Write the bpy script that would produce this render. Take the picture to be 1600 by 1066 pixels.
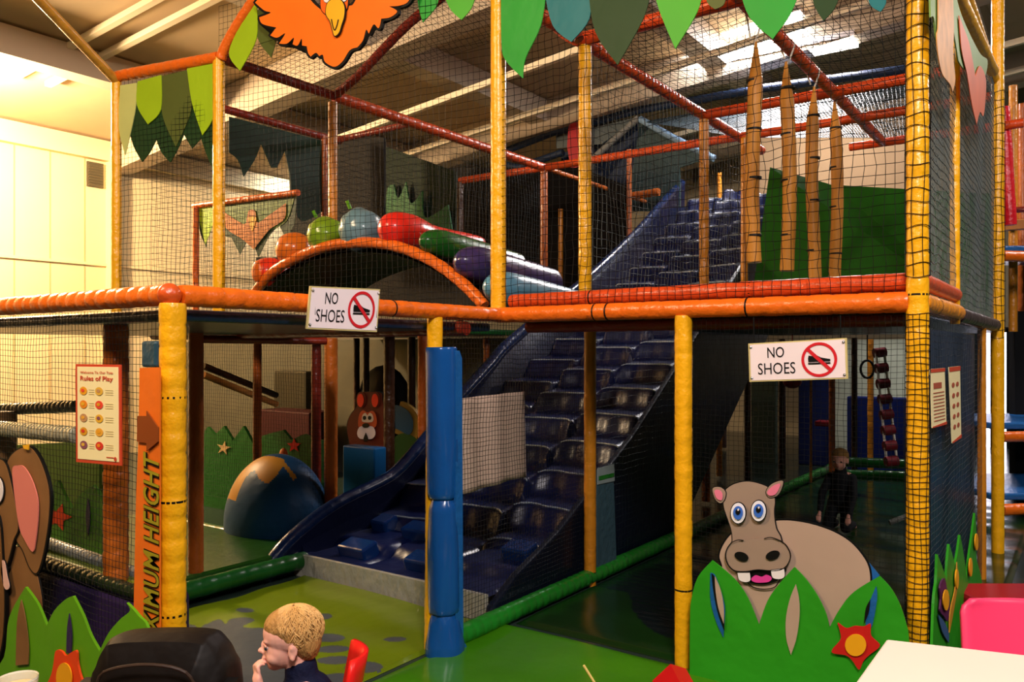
import bpy, bmesh, math, random
from mathutils import Vector, Matrix, noise
random.seed(7)
for o in list(bpy.data.objects): bpy.data.objects.remove(o)
C = bpy.context.scene.collection
PI = math.pi
# ---------------------------------------------------------------- camera, exposure, world, large lights
CAM_Z, FPX, HY = 1.5, 1260.0, 549.0
YAW = math.radians(35.54)
FWD = Vector((-math.sin(YAW), math.cos(YAW), 0)); RGT = Vector((math.cos(YAW), math.sin(YAW), 0))
cd = bpy.data.cameras.new('camera'); cam = bpy.data.objects.new('camera', cd); C.objects.link(cam)
cam.location = (0, 0, CAM_Z); cam.rotation_euler = (PI/2, 0, YAW)
cd.sensor_width = 36.0; cd.lens = 36.0*FPX/1600; cd.shift_y = (HY-533)/1600; cd.clip_start = .05; cd.clip_end = 100
bpy.context.scene.camera = cam
vs = bpy.context.scene.view_settings
vs.view_transform = 'Standard'; vs.look = 'None'; vs.gamma = 1; vs.use_curve_mapping = False; vs.exposure = 0.22
w = bpy.data.worlds.new('world'); bpy.context.scene.world = w; w.use_nodes = True
w.node_tree.nodes['Background'].inputs[0].default_value = (.9, .8, .65, 1); w.node_tree.nodes['Background'].inputs[1].default_value = .02

def ray(px, py):
    return FWD + RGT*((px-800)/FPX) + Vector((0, 0, (HY-py)/FPX))
CP = Vector((0, 0, CAM_Z))
def atd(px, py, d): return CP + ray(px, py)*d
def onX(px, py, X): r = ray(px, py); return CP + r*(X/r.x)
def onY(px, py, Y): r = ray(px, py); return CP + r*(Y/r.y)
def onZ(px, py, z): r = ray(px, py); return CP + r*((z-CAM_Z)/r.z)
def onV(px, py, a, b):          # vertical plane through plan points a, b
    n = Vector((-(b[1]-a[1]), b[0]-a[0], 0)); r = ray(px, py)
    return CP + r*(n.dot(Vector((a[0], a[1], 0)))/n.dot(r))

def area_light(name, loc, target, size, power, col, sy=None):
    l = bpy.data.lights.new(name, 'AREA'); l.energy = power; l.color = col; l.size = size
    if sy: l.shape = 'RECTANGLE'; l.size_y = sy
    o = bpy.data.objects.new(name, l); C.objects.link(o); o.location = loc
    o.rotation_euler = (Vector(target)-Vector(loc)).to_track_quat('-Z', 'Y').to_euler(); return o
def point_light(name, loc, power, col, r=.1):
    l = bpy.data.lights.new(name, 'POINT'); l.energy = power; l.color = col; l.shadow_soft_size = r
    o = bpy.data.objects.new(name, l); C.objects.link(o); o.location = loc; return o
WARM = (1, .73, .44); NEUT = (1, .90, .87); COOL = (.95, .95, 1)
LAMPS = [  # ceiling lamps of the hall: location, target, size, power, colour
    ('lamp_glow', atd(-120, 150, 8.2), None, .22, 1150, WARM),
    ('lamp_front_left', (-3.7, -.9, 4.7), (-3.3, 1.7, 1.0), .9, 150, WARM),
    ('lamp_front', (1.1, -.9, 5.0), (-1.1, 3.3, .9), 1.0, 270, NEUT),
    ('lamp_side', (3.4, 3.0, 5.0), (-.5, 5.0, 1.3), .8, 110, NEUT),
]
for n_, p_, t_, s_, e_, c_ in LAMPS:
    if t_ is None: point_light(n_, p_, e_, c_, s_)
    else: area_light(n_, p_, t_, s_, e_, c_)
BACK_LAMPS = [(atd(1162, 45, 9.6), 220, COOL), (atd(432, 262, 14.0), 200, COOL), (Vector((-2.8, 9.6, 5.0)), 230, NEUT), (Vector((2.0, 10.0, 5.2)), 120, NEUT)]  # last two are added to brighten the back rooms and upper slide
for i, (p_, e_, c_) in enumerate(BACK_LAMPS):
    area_light('tube_light', p_-Vector((0, 0, .12)), p_-Vector((0, 0, 2)), 1.3, e_, c_, .25)

# ---------------------------------------------------------------- materials
def lin(h):
    h = h.lstrip('#'); r = []
    for i in (0, 2, 4):
        c = int(h[i:i+2], 16)/255; r.append(c/12.92 if c <= .04045 else ((c+.055)/1.055)**2.4)
    return (*r, 1)
MATS = {}
def mat(name, hexc, rough=.5, bump=0, bscale=20, var=.08, metal=0, emit=0, coat=0, spec=.22, alpha=1, stretch=(1, 1, 1), vscale=3):
    if name in MATS: return MATS[name]
    m = bpy.data.materials.new(name); m.use_nodes = True; nt = m.node_tree; b = nt.nodes['Principled BSDF']
    col = lin(hexc)
    b.inputs['Roughness'].default_value = rough; b.inputs['Metallic'].default_value = metal
    b.inputs['Specular IOR Level'].default_value = spec; b.inputs['Coat Weight'].default_value = coat
    b.inputs['Coat Roughness'].default_value = .15
    tc = nt.nodes.new('ShaderNodeTexCoord'); mp = nt.nodes.new('ShaderNodeMapping'); mp.inputs['Scale'].default_value = stretch
    nt.links.new(tc.outputs['Object'], mp.inputs[0])
    if var:
        n = nt.nodes.new('ShaderNodeTexNoise'); n.inputs['Scale'].default_value = vscale; n.inputs['Detail'].default_value = 4
        nt.links.new(mp.outputs[0], n.inputs['Vector'])
        mx = nt.nodes.new('ShaderNodeMix'); mx.data_type = 'RGBA'
        mx.inputs[6].default_value = tuple(c*(1-var*2) for c in col[:3])+(1,); mx.inputs[7].default_value = tuple(min(1, c*(1+var*1.2)) for c in col[:3])+(1,)
        nt.links.new(n.outputs['Fac'], mx.inputs[0]); nt.links.new(mx.outputs[2], b.inputs['Base Color'])
    else: b.inputs['Base Color'].default_value = col
    if bump:
        n2 = nt.nodes.new('ShaderNodeTexNoise'); n2.inputs['Scale'].default_value = bscale; n2.inputs['Detail'].default_value = 3
        nt.links.new(mp.outputs[0], n2.inputs['Vector'])
        bp = nt.nodes.new('ShaderNodeBump'); bp.inputs['Strength'].default_value = bump; bp.inputs['Distance'].default_value = .02
        nt.links.new(n2.outputs['Fac'], bp.inputs['Height']); nt.links.new(bp.outputs[0], b.inputs['Normal'])
    if emit:
        b.inputs['Emission Color'].default_value = col; b.inputs['Emission Strength'].default_value = emit
    if alpha < 1: b.inputs['Alpha'].default_value = alpha
    MATS[name] = m; return m
vin = dict(rough=.33, bump=.55, bscale=18, coat=.1, spec=.45)
M = dict(
 orange=mat('orange_vinyl', 'E86A14', **vin), dorange=mat('brick_orange_vinyl', 'C8481A', **vin), redor=mat('red_orange_vinyl', 'D84A1A', **vin),
 dred=mat('dark_red_vinyl', '7E2414', **vin), yellow=mat('yellow_vinyl', 'F2AE10', **vin), ochre=mat('ochre_vinyl', 'C87E1C', **vin),
 brown=mat('brown_orange_vinyl', 'A04E16', **vin), dbrown=mat('dark_brown_vinyl', '3A2010', **vin),
 blue=mat('blue_vinyl', '1A5C9E', **vin), navy=mat('navy_vinyl', '0C1C58', rough=.22, bump=.5, bscale=9, coat=.5), navy2=mat('deep_navy_vinyl', '0A1238', rough=.35, bump=.3, bscale=9),
 dgreen=mat('dark_green_vinyl', '14501C', rough=.3, bump=.4, bscale=10, coat=.3), tubegreen=mat('green_tube_vinyl', '1F7A22', rough=.3, bump=.4, bscale=12, coat=.3),
 matolive=mat('olive_green_mat', '66780C', rough=.3, bump=.55, bscale=3.0, coat=.3, stretch=(1, .5, 1)), matgreen=mat('bright_green_mat', '3E7E0C', rough=.28, bump=.55, bscale=2.6, coat=.35),
 matgrey=mat('grey_mat', '4A4E50', rough=.34, bump=.4, bscale=4), pond=mat('dark_pond_mat', '10181C', rough=.2, bump=.8, bscale=7, coat=.5, stretch=(.5, 3, 1)),
 purple=mat('purple_vinyl', '35264E', rough=.35, bump=.3, bscale=12), grey=mat('grey_foam_vinyl', '7C7F78', rough=.3, bump=.5, bscale=25, coat=.3),
 net=mat('black_netting', '0C0E10', rough=.7, var=0), netl=mat('pale_netting', '5F6B70', rough=.6, var=0), netb=mat('blue_black_netting', '1A262C', rough=.6, var=0),
 black=mat('black_paint', '0A0A0A', rough=.5, var=0), white=mat('white_board', 'EDE4E4', rough=.45, var=.02), red=mat('red_paint', 'D0202A', rough=.45, var=.03),
 hippo=mat('hippo_brown_vinyl', 'A08876', rough=.5, bump=.25, bscale=6), hippod=mat('hippo_belly_vinyl', 'B89C88', rough=.5, bump=.2, bscale=5), pink=mat('pink_vinyl', 'E87C96', rough=.5),
 hot=mat('magenta_pink_vinyl', 'E0409A', rough=.5), grass=mat('grass_green_vinyl', '2E961C', rough=.42, bump=.7, bscale=5), grass2=mat('lime_grass_vinyl', '5C9A14', rough=.45, bump=.35, bscale=5),
 lime=mat('lime_leaf_vinyl', '9CBE1C', rough=.45, bump=.3, bscale=6), olive=mat('olive_leaf_vinyl', '56602A', rough=.45, bump=.3, bscale=6), darkleaf=mat('dark_leaf_vinyl', '24401F', rough=.5, bump=.3, bscale=6),
 midleaf=mat('mid_green_leaf_vinyl', '2E9A34', rough=.45, bump=.3, bscale=6), teal=mat('teal_leaf_vinyl', '1F6E70', rough=.45, bump=.3, bscale=6),
 bird=mat('bird_orange_paint', 'FF7414', rough=.5, var=.08, vscale=5), beak=mat('beak_yellow_paint', 'F0B020', rough=.5), elev=mat('elephant_brown_paint', '8A6038', rough=.45, var=.25, vscale=5),
 elepink=mat('elephant_ear_pink_paint', 'E08072', rough=.5), cream=mat('cream_wall_paint', 'EAD4A4', rough=.7, var=.02), poster=mat('poster_paper', 'F6E8B0', rough=.5, var=0),
 bamboo=mat('bamboo_tan_vinyl', 'C88634', rough=.4, bump=.2, bscale=10, stretch=(4, 4, .6)), eyeblue=mat('eye_blue_paint', '3C6CC8', rough=.4, var=0), steel=mat('steel', '909090', rough=.3, metal=.9, var=0),
 petal=mat('flower_red_vinyl', 'C81E1A', rough=.5), petal2=mat('flower_orange_red_vinyl', 'E84818', rough=.5), flower_y=mat('flower_yellow_vinyl', 'F2A818', rough=.5), violet=mat('violet_vinyl', '5A2450', rough=.5),
 canopy=mat('navy_canopy_fabric', '10203A', rough=.6, bump=.3, bscale=4), canopyg=mat('grey_green_canopy_fabric', '2C3E40', rough=.6, bump=.3, bscale=4), ropem=mat('white_rope', 'CFC8B8', rough=.8, var=0),
 lamp=mat('lamp_diffuser', 'FFF6EA', emit=9, var=0), lampw=mat('warm_lamp_bulb', 'FFD890', emit=40, var=0), daylight=mat('daylight_door_glass', 'F4EEFF', emit=5, var=0),
 stone=mat('rough_grey_wall', '948A74', rough=.85, bump=.6, bscale=5, var=.12, vscale=2), tan=mat('tan_timber', 'B8783C', rough=.6))

# ---------------------------------------------------------------- mesh helpers
class MB:
    def __init__(s): s.v, s.f, s.m = [], [], []
    def add(s, vs, fs, mi=0):
        k = len(s.v); s.v += [Vector(p) for p in vs]; s.f += [tuple(i+k for i in f) for f in fs]; s.m += [mi]*len(fs); return s
    def box(s, lo, hi, mi=0):
        x0, y0, z0 = lo; x1, y1, z1 = hi
        return s.add([(x0,y0,z0),(x1,y0,z0),(x1,y1,z0),(x0,y1,z0),(x0,y0,z1),(x1,y0,z1),(x1,y1,z1),(x0,y1,z1)],
            [(0,3,2,1),(4,5,6,7),(0,1,5,4),(1,2,6,5),(2,3,7,6),(3,0,4,7)], mi)
    def obox(s, c, ax, ay, az, mi=0):   # half-axis vectors
        c, ax, ay, az = map(Vector, (c, ax, ay, az))
        return s.add([c-ax-ay-az, c+ax-ay-az, c+ax+ay-az, c-ax+ay-az, c-ax-ay+az, c+ax-ay+az, c+ax+ay+az, c-ax+ay+az],
            [(0,3,2,1),(4,5,6,7),(0,1,5,4),(1,2,6,5),(2,3,7,6),(3,0,4,7)], mi)
    def tube(s, pts, rad, n=12, mi=0, caps=True, mod=None):
        pts = [Vector(p) for p in pts]; N = len(pts)
        if not hasattr(rad, '__len__'): rad = [rad]*N
        t0 = (pts[1]-pts[0]).normalized(); up = Vector((0, 0, 1)) if abs(t0.z) < .9 else Vector((0, 1, 0))
        a = t0.cross(up).normalized(); vs = []; 
        for i, p in enumerate(pts):
            t = (pts[min(i+1, N-1)]-pts[max(i-1, 0)]).normalized()
            a = (a - t*a.dot(t)).normalized(); b = t.cross(a)
            for k in range(n):
                th = 2*PI*k/n; r = rad[i]*(mod(th, i) if mod else 1)
                vs.append(p + (a*math.cos(th)+b*math.sin(th))*r)
        fs = [(i*n+k, i*n+(k+1)%n, (i+1)*n+(k+1)%n, (i+1)*n+k) for i in range(N-1) for k in range(n)]
        if caps: fs += [tuple(range(n))[::-1], tuple((N-1)*n+k for k in range(n))]
        return s.add(vs, fs, mi)
    def ell(s, c, r, rot=None, nu=16, nv=10, mi=0):
        c = Vector(c); R = rot or Matrix.Identity(3); vs = []
        for j in range(1, nv):
            ph = PI*j/nv
            for i in range(nu):
                th = 2*PI*i/nu; vs.append(c + R @ Vector((r[0]*math.sin(ph)*math.cos(th), r[1]*math.sin(ph)*math.sin(th), r[2]*math.cos(ph))))
        vs += [c + R @ Vector((0, 0, r[2])), c - R @ Vector((0, 0, r[2]))]; T, B = len(vs)-2, len(vs)-1
        fs = [(j*nu+i, (j+1)*nu+i, (j+1)*nu+(i+1)%nu, j*nu+(i+1)%nu) for j in range(nv-2) for i in range(nu)]
        fs += [(T, i, (i+1)%nu) for i in range(nu)] + [(B, (nv-2)*nu+(i+1)%nu, (nv-2)*nu+i) for i in range(nu)]
        return s.add(vs, fs, mi)
    def cap(s, a, b, ra, rb, n=14, mi=0):   # capsule
        a, b = Vector(a), Vector(b); t = (b-a).normalized(); P, R = [], []
        for k in range(5): q = PI/2*k/4; P.append(a - t*ra*math.cos(q)); R.append(max(1e-4, ra*math.sin(q)))
        for k in range(1, 5): u = k/5; P.append(a.lerp(b, u)); R.append(ra+(rb-ra)*u)
        for k in range(5): q = PI/2*k/4; P.append(b + t*rb*math.sin(q)); R.append(max(1e-4, rb*math.cos(q)))
        return s.tube(P, R, n, mi)
    def prism(s, pts, off, mi=0):        # pts: planar loop; off: thickness vector
        pts = [Vector(p) for p in pts]; n = len(pts); off = Vector(off)
        return s.add(pts+[p+off for p in pts], [tuple(range(n)), tuple(n+k for k in range(n))[::-1]] + [(k, n+k, n+(k+1)%n, (k+1)%n) for k in range(n)], mi)
    def build(s, name, mats, parent=None, smooth=False, loc=None, fix=True):
        me = bpy.data.meshes.new(name); me.from_pydata([tuple(p) for p in s.v], [], s.f)
        if not isinstance(mats, (list, tuple)): mats = [mats]
        for m in mats: me.materials.append(M[m] if isinstance(m, str) else m)
        if len(mats) > 1: me.polygons.foreach_set('material_index', s.m)
        if fix:
            bm = bmesh.new(); bm.from_mesh(me); bmesh.ops.recalc_face_normals(bm, faces=bm.faces); bm.to_mesh(me); bm.free()
        if smooth:
            me.polygons.foreach_set('use_smooth', [True]*len(me.polygons))
            try: me.set_sharp_from_angle(angle=math.radians(50))
            except Exception: pass
        me.update(); o = bpy.data.objects.new(name, me); C.objects.link(o)
        if parent: o.parent = parent; o.matrix_parent_inverse = parent.matrix_world.inverted() if parent.type == 'EMPTY' and False else Matrix.Identity(4)
        if parent:
            q = parent; T = Vector((0, 0, 0))
            while q: T += q.location; q = q.parent
            o.location = -T
        return o
def bevel(o, wd=.01, seg=2):
    m = o.modifiers.new('bevel', 'BEVEL'); m.width = wd; m.segments = seg; m.limit_method = 'ANGLE'; return o
def tag(o, label, cat, group=None, kind=None):
    o['label'] = label; o['category'] = cat
    if group: o['group'] = group
    if kind: o['kind'] = kind
    return o
def thing(name, label, cat, loc, group=None):
    o = bpy.data.objects.new(name, None); C.objects.link(o); o.location = loc; o.empty_display_size = .05
    return tag(o, label, cat, group)
def struct(o): o['kind'] = 'structure'; return o

def padrings(p0, p1, r, step=.1, dip=.03, seed=0):
    p0, p1 = Vector(p0), Vector(p1); L = (p1-p0).length; n = max(1, round(L/step)); P, R = [], []; rr = random.Random(seed)
    for k in range(n):
        j = 1+rr.uniform(-.02, .02)
        for u, q in ((0, 1-dip), (.12, 1), (.5, 1.012), (.88, 1)):
            P.append(p0.lerp(p1, (k+u)/n)); R.append(r*q*(j if u else 1))
    P.append(p1); R.append(r*(1-dip)); return P, R
TIES = [0]
def pad(name, label, cat, p0, p1, r, m, group=None, step=.1, dip=.035, ties=(), cap=True, parent=None):
    TIES[0] += 1
    P, R = padrings(p0, p1, r, step, dip, TIES[0]); mb = MB(); mb.tube(P, R, 18)
    o = mb.build(name, m, parent, smooth=True)
    if parent is None: tag(o, label, cat, group)
    p0, p1 = Vector(p0), Vector(p1); d = (p1-p0).normalized()
    for u in ties:
        t = MB(); c = p0.lerp(p1, u); t.tube([c-d*.004, c+d*.004], r*1.03, 14); t.build('cable_tie', 'black', o)
    return o
def post(label, xy, z0, z1, r=.041, m='yellow', group='padded posts of the play frame', ties=(), step=.11, dip=.02):
    return pad('padded_post', label, 'post', (xy[0], xy[1], z0), (xy[0], xy[1], z1), r, m, group, step, dip, ties)
def rail(label, p0, p1, m, r=.038, group='padded rails of the play frame', step=.1, dip=.04, ties=()):
    return pad('padded_rail', label, 'rail', p0, p1, r, m, group, step, dip, ties)
def bent(name, label, cat, pts, r, m, group=None, sub=6, n=14):
    P = crom(pts, sub); R = [r*(1-.05*(i % 3 == 0)) for i in range(len(P))]
    mb = MB(); mb.tube(P, R, n); return tag(mb.build(name, m, smooth=True), label, cat, group)
def crom(pts, sub=6, closed=False):
    pts = [Vector(p) for p in pts]; n = len(pts); out = []
    for i in range(n if closed else n-1):
        if closed: a, b, c, d = pts[i-1], pts[i], pts[(i+1) % n], pts[(i+2) % n]
        else: a, b, c, d = pts[max(i-1, 0)], pts[i], pts[i+1], pts[min(i+2, n-1)]
        for k in range(sub):
            t = k/sub; out.append(.5*((2*b)+(c-a)*t+(2*a-5*b+4*c-d)*t*t+(3*b-a-3*c+d)*t**3))
    if not closed: out.append(pts[-1])
    return out
def curve2(pts, sub=5):      # closed 2-D loop, a third element marks a sharp corner
    n = len(pts); cor = [i for i, p in enumerate(pts) if len(p) > 2]
    v = [Vector((p[0], p[1], 0)) for p in pts]
    if not cor: return [(p.x, p.y) for p in crom(v, sub, True)]
    out = []
    for a, b in zip(cor, cor[1:]+[cor[0]+n]):
        out += crom([v[i % n] for i in range(a, b+1)], sub)[:-1]
    return [(p.x, p.y) for p in out]
def grow(pts, w):
    n = len(pts); A = sum(pts[i][0]*pts[(i+1)%n][1]-pts[(i+1)%n][0]*pts[i][1] for i in range(n)); sg = 1 if A > 0 else -1; out = []
    for i in range(n):
        a, b = Vector(pts[i-1]), Vector(pts[(i+1) % n]); t = b-a
        if t.length < 1e-6: out.append(pts[i]); continue
        t.normalize(); out.append((pts[i][0]+sg*t.y*w, pts[i][1]-sg*t.x*w))
    return out
class Board:
    """a real upright board standing in the place; drawn pieces are thin layers in front of one another"""
    def __init__(s, proj, normal): s.p, s.n = proj, Vector(normal)
    def layer(s, name, pts, m, parent, k=0, th=.004, smooth=True, out=0, sub=5):
        q = curve2(pts, sub) if smooth else [(p[0], p[1]) for p in pts]
        if out:
            mb = MB(); mb.prism([s.p(*g)+s.n*(k*.004-.002) for g in grow(q, out)], s.n*-th); mb.build('outline', 'black', parent)
        mb = MB(); mb.prism([s.p(*g)+s.n*(k*.004) for g in q], s.n*-th); return mb.build(name, m, parent)
    def line(s, name, pts, w, m, parent, k=0, smooth=True):
        v = [Vector((p[0], p[1], 0)) for p in pts]; v = crom(v, 6) if smooth else v; L, R = [], []
        for i, p in enumerate(v):
            t = (v[min(i+1, len(v)-1)]-v[max(i-1, 0)]).normalized(); L.append((p.x-t.y*w/2, p.y+t.x*w/2)); R.append((p.x+t.y*w/2, p.y-t.x*w/2))
        mb = MB(); mb.prism([s.p(*g)+s.n*(k*.004) for g in L+R[::-1]], s.n*-.003); return mb.build(name, m, parent)
def oval(cx, cy, rx, ry, n=20, rot=0):
    c, s_ = math.cos(rot), math.sin(rot)
    return [(cx+rx*math.cos(2*PI*k/n)*c-ry*math.sin(2*PI*k/n)*s_, cy+rx*math.cos(2*PI*k/n)*s_+ry*math.sin(2*PI*k/n)*c) for k in range(n)]
def star(cx, cy, r1, r2, n=5, rot=0, sy=1):
    return [(cx+(r1 if k % 2 == 0 else r2)*math.sin(rot+PI*k/n), cy-sy*(r1 if k % 2 == 0 else r2)*math.cos(rot+PI*k/n)) for k in range(2*n)]

_dg = None
def text_geo(s, shear=0, bold=0, space=1):
    cu = bpy.data.curves.new('t', 'FONT'); cu.body = s; cu.size = 1; cu.shear = shear; cu.offset = bold; cu.resolution_u = 3; cu.space_character = space; cu.fill_mode = 'FRONT'
    o = bpy.data.objects.new('t', cu); C.objects.link(o); bpy.context.view_layer.update()
    me = bpy.data.meshes.new_from_object(o.evaluated_get(bpy.context.evaluated_depsgraph_get()))
    v = [(p.co.x, p.co.y) for p in me.vertices]; f = [tuple(p.vertices) for p in me.polygons]
    bpy.data.objects.remove(o); bpy.data.curves.remove(cu); bpy.data.meshes.remove(me)
    xs = [p[0] for p in v]; ys = [p[1] for p in v]; x0, x1, y0, y1 = min(xs), max(xs), min(ys), max(ys)
    return [((x-x0)/(x1-x0), (y-y0)/(y1-y0)) for x, y in v], f
def put_text(name, s, fn, m, parent, nrm, lift=.003, **kw):
    """fn maps (0..1, 0..1 up) of the text's box to a point of the place"""
    v, f = text_geo(s, **kw); mb = MB(); mb.add([fn(*p)+Vector(nrm)*lift for p in v], f); return mb.build(name, m, parent, fix=False)

def net(name, label, corners, cell, m='net', r=.0013, wob=.12, seed=1, sag=0, group='nets of the play frame', cat='net', parent=None, slit=None):
    P00, P10, P11, P01 = [Vector(p) for p in corners]   # u along 00-10, v along 00-01
    Lu = ((P10-P00).length+(P11-P01).length)/2; Lv = ((P01-P00).length+(P11-P10).length)/2
    nu, nv = max(2, round(Lu/cell)), max(2, round(Lv/cell)); N = (P10-P00).cross(P01-P00).normalized()
    U = (P10-P00).normalized(); W = (P01-P00).normalized(); mb = MB()
    def pt(u, v):
        p = P00.lerp(P10, u).lerp(P01.lerp(P11, u), v); q = noise.noise_vector(Vector((u*Lu*2.3, v*Lv*2.3, seed*7.7)))
        q2 = noise.noise_vector(Vector((u*Lu*9, v*Lv*9, seed*3.1+50)))
        e = min(1, 8*min(u, 1-u)+.25)*min(1, 8*min(v, 1-v)+.25)
        return p + (U*(q.x*1.6+q2.x)+W*(q.y*1.6+q2.y))*cell*wob*2.2*e + N*(q.z*cell*.5*e) - Vector((0, 0, 1))*sag*math.sin(PI*u)*math.sin(PI*v)
    def line(f, n, L):
        st = max(4, int(L/max(cell*1.6, .05))); mb.tube([f(k/st) for k in range(st+1)], r, 3, caps=False)
    for i in range(nu+1): line(lambda t, i=i: pt(i/nu, t), nv, Lv)
    for j in range(nv+1): line(lambda t, j=j: pt(t, j/nv), nu, Lu)
    o = mb.build(name, m, parent, fix=False)
    if parent is None: tag(o, label, cat, group)
    return o
def slab(name, label, cat, lo, hi, m, bev=.015, group=None):
    o = MB().box(lo, hi).build(name, m); bevel(o, bev); return tag(o, label, cat, group)
# ================================================================ the hall
def CEILZ(x): return 4.5 + .1*(x+11.5)
XW, YB, XR, YFW = -11.5, 14.6, 7.0, -6.5
struct(MB().box((XW-.2, YFW-.2, -.2), (XR+.2, YB+.2, 0)).build('floor', mat('hall_floor_vinyl', '2C3A34', rough=.18, bump=.15, bscale=3, var=.15)))
struct(MB().box((XW-.2, YFW, 0), (XW, YB, 4.5)).build('wall_left', 'cream'))
struct(MB().box((XW-.2, YB, 0), (XR+.2, YB+.2, 6.6)).build('wall_back', 'stone'))
struct(MB().box((XR, YFW, 0), (XR+.2, YB, 6.6)).build('wall_right', mat('dark_side_wall_paint', '4A4038', rough=.7)))
struct(MB().box((XW-.2, YFW-.2, 0), (XR+.2, YFW, 6.6)).build('wall_front', mat('front_wall_paint', '7A6A54', rough=.7)))
cm = mat('ceiling_board', 'C9B08C', rough=.8, var=.04)
c = MB(); c.add([(XW-.2, YFW-.2, CEILZ(XW)), (XR+.2, YFW-.2, CEILZ(XR)), (XR+.2, YB+.2, CEILZ(XR)), (XW-.2, YB+.2, CEILZ(XW)),
    (XW-.2, YFW-.2, CEILZ(XW)+.1), (XR+.2, YFW-.2, CEILZ(XR)+.1), (XR+.2, YB+.2, CEILZ(XR)+.1), (XW-.2, YB+.2, CEILZ(XW)+.1)],
    [(0,3,2,1),(4,5,6,7),(0,1,5,4),(1,2,6,5),(2,3,7,6),(3,0,4,7)])
struct(c.build('ceiling', cm))
beamm = mat('roof_beam_paint', 'BFAE98', rough=.6, var=.05); purl = mat('white_purlin_paint', 'F4E4C4', rough=.5, var=.02)
def roofx(y, x0, x1, drop, wd, dp, m, name, kind=None, label=None, cat=None, group=None):
    mb = MB(); a, b = Vector((x0, y, CEILZ(x0)-drop)), Vector((x1, y, CEILZ(x1)-drop)); d = (b-a)/2
    mb.obox((a+b)/2, d, (0, wd/2, 0), (0, 0, dp/2)); o = mb.build(name, m)
    return struct(o)
for k, y in enumerate((6.2, 9.6, 13.0)): roofx(y, XW, XR, .22, .28, .44, beamm, 'trim_%d' % (k+1))
for k, x in enumerate((-8.9, -6.3, -3.7, -1.1, 1.5)):
    struct(MB().box((x-.14, YFW, CEILZ(x)-.3), (x+.14, YB, CEILZ(x))).build('trim_%d' % (k+11), beamm))
for k, y in enumerate((7.4, 8.6, 11.0, 12.1)):
    roofx(y, -8.5, 2.0, .5, .06, .07, purl, 'trim_%d' % (k+21))
for k, (pa, pb) in enumerate((((20, 122), (240, 0)), ((75, 132), (330, 0)), ((55, 192), (190, 118)))):
    a, b = onZ(*pa, 4.62), onZ(*pb, 4.86); b = a+(b-a)*1.25; d = (b-a)/2; sd_ = d.cross(Vector((0, 0, 1))).normalized()
    struct(MB().obox((a+b)/2, d, sd_*(.035 if k < 2 else .015), (0, 0, .03)).build('trim_%d' % (31+k), purl))
# seams of the panelled left wall and the vent
for k, px in enumerate((22, 78, 132)):
    p = onX(px, 330, XW+.004); struct(MB().box((XW, p.y-.008, 0), (XW+.006, p.y+.008, 4.3)).build('trim_%d' % (k+41), mat('wall_seam', 'C8B07C', rough=.7, var=0)))
struct(MB().box((XW, YFW, 2.72), (XW+.03, YB, 2.76)).build('trim_44', 'cream'))
struct(MB().box((XW, YFW, 4.22), (XW+.12, YB, 4.5)).build('trim_45', 'cream'))
p = onX(165, 330, XW); struct(MB().box((XW, p.y, 0), (XW+.14, p.y+.16, 4.4)).build('trim_46', 'cream'))
a, b = onX(135, 252, XW), onX(160, 295, XW)
t = thing('wall_vent', 'square grey louvred vent high on the cream wall', 'vent', (XW+.02, (a.y+b.y)/2, (a.z+b.z)/2))
MB().box((XW, a.y, b.z), (XW+.03, b.y, a.z)).build('vent_frame', mat('vent_grey', '5A503C', rough=.6), t)
mb = MB()
for k in range(9):
    z = b.z+(a.z-b.z)*(k+.5)/9; mb.obox((XW+.04, (a.y+b.y)/2, z), (.012, 0, .012), (0, (b.y-a.y)/2*.9, 0), (.004, 0, -.004))
mb.build('louvre', mat('vent_slat', '6A6048', rough=.6), t)
# bright glazed door at the far end, low bright wall panels
a, b = onY(1530, 520, YB-.02), onY(1573, 700, YB-.02)
struct(MB().box((a.x, YB-.06, 0), (b.x, YB-.01, a.z)).build('door_1', 'daylight'))
fr = MB()
for x in (a.x-.05, (a.x+b.x)/2-.03, b.x): fr.box((x, YB-.1, 0), (x+.06, YB-.02, a.z+.05))
fr.box((a.x-.05, YB-.1, a.z), (b.x+.05, YB-.02, a.z+.08)); struct(fr.build('trim_50', 'black'))
# lamps
def lampfit(label, p, sx, sy, m='lamp'):
    t = thing('ceiling_light', label, 'ceiling light', p, 'strip lights under the roof')
    MB().box((p.x-sx/2, p.y-sy/2, p.z), (p.x+sx/2, p.y+sy/2, p.z+.06)).build('housing', 'white', t)
    MB().box((p.x-sx/2+.02, p.y-sy/2+.02, p.z-.05), (p.x+sx/2-.02, p.y+sy/2-.02, p.z)).build('diffuser', m, t)
    mb = MB(); 
    for s in (-1, 1): mb.tube([(p.x+s*sx*.4, p.y, p.z+.06), (p.x+s*sx*.4, p.y, CEILZ(p.x))], .006, 6)
    mb.build('hanger', 'steel', t)
lampfit('bright strip light glaring through the roof net above the hanging bamboo poles', BACK_LAMPS[0][0], 1.4, .3)
lampfit('bright strip light seen between the dark leaf points of the upper left bay', BACK_LAMPS[1][0], 1.6, .3)
lampfit('added strip light brightening the upper slide and back wall', BACK_LAMPS[2][0], 1.4, .3)
lampfit('added strip light brightening the back right of the play frame', BACK_LAMPS[3][0], 1.4, .3)

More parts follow.
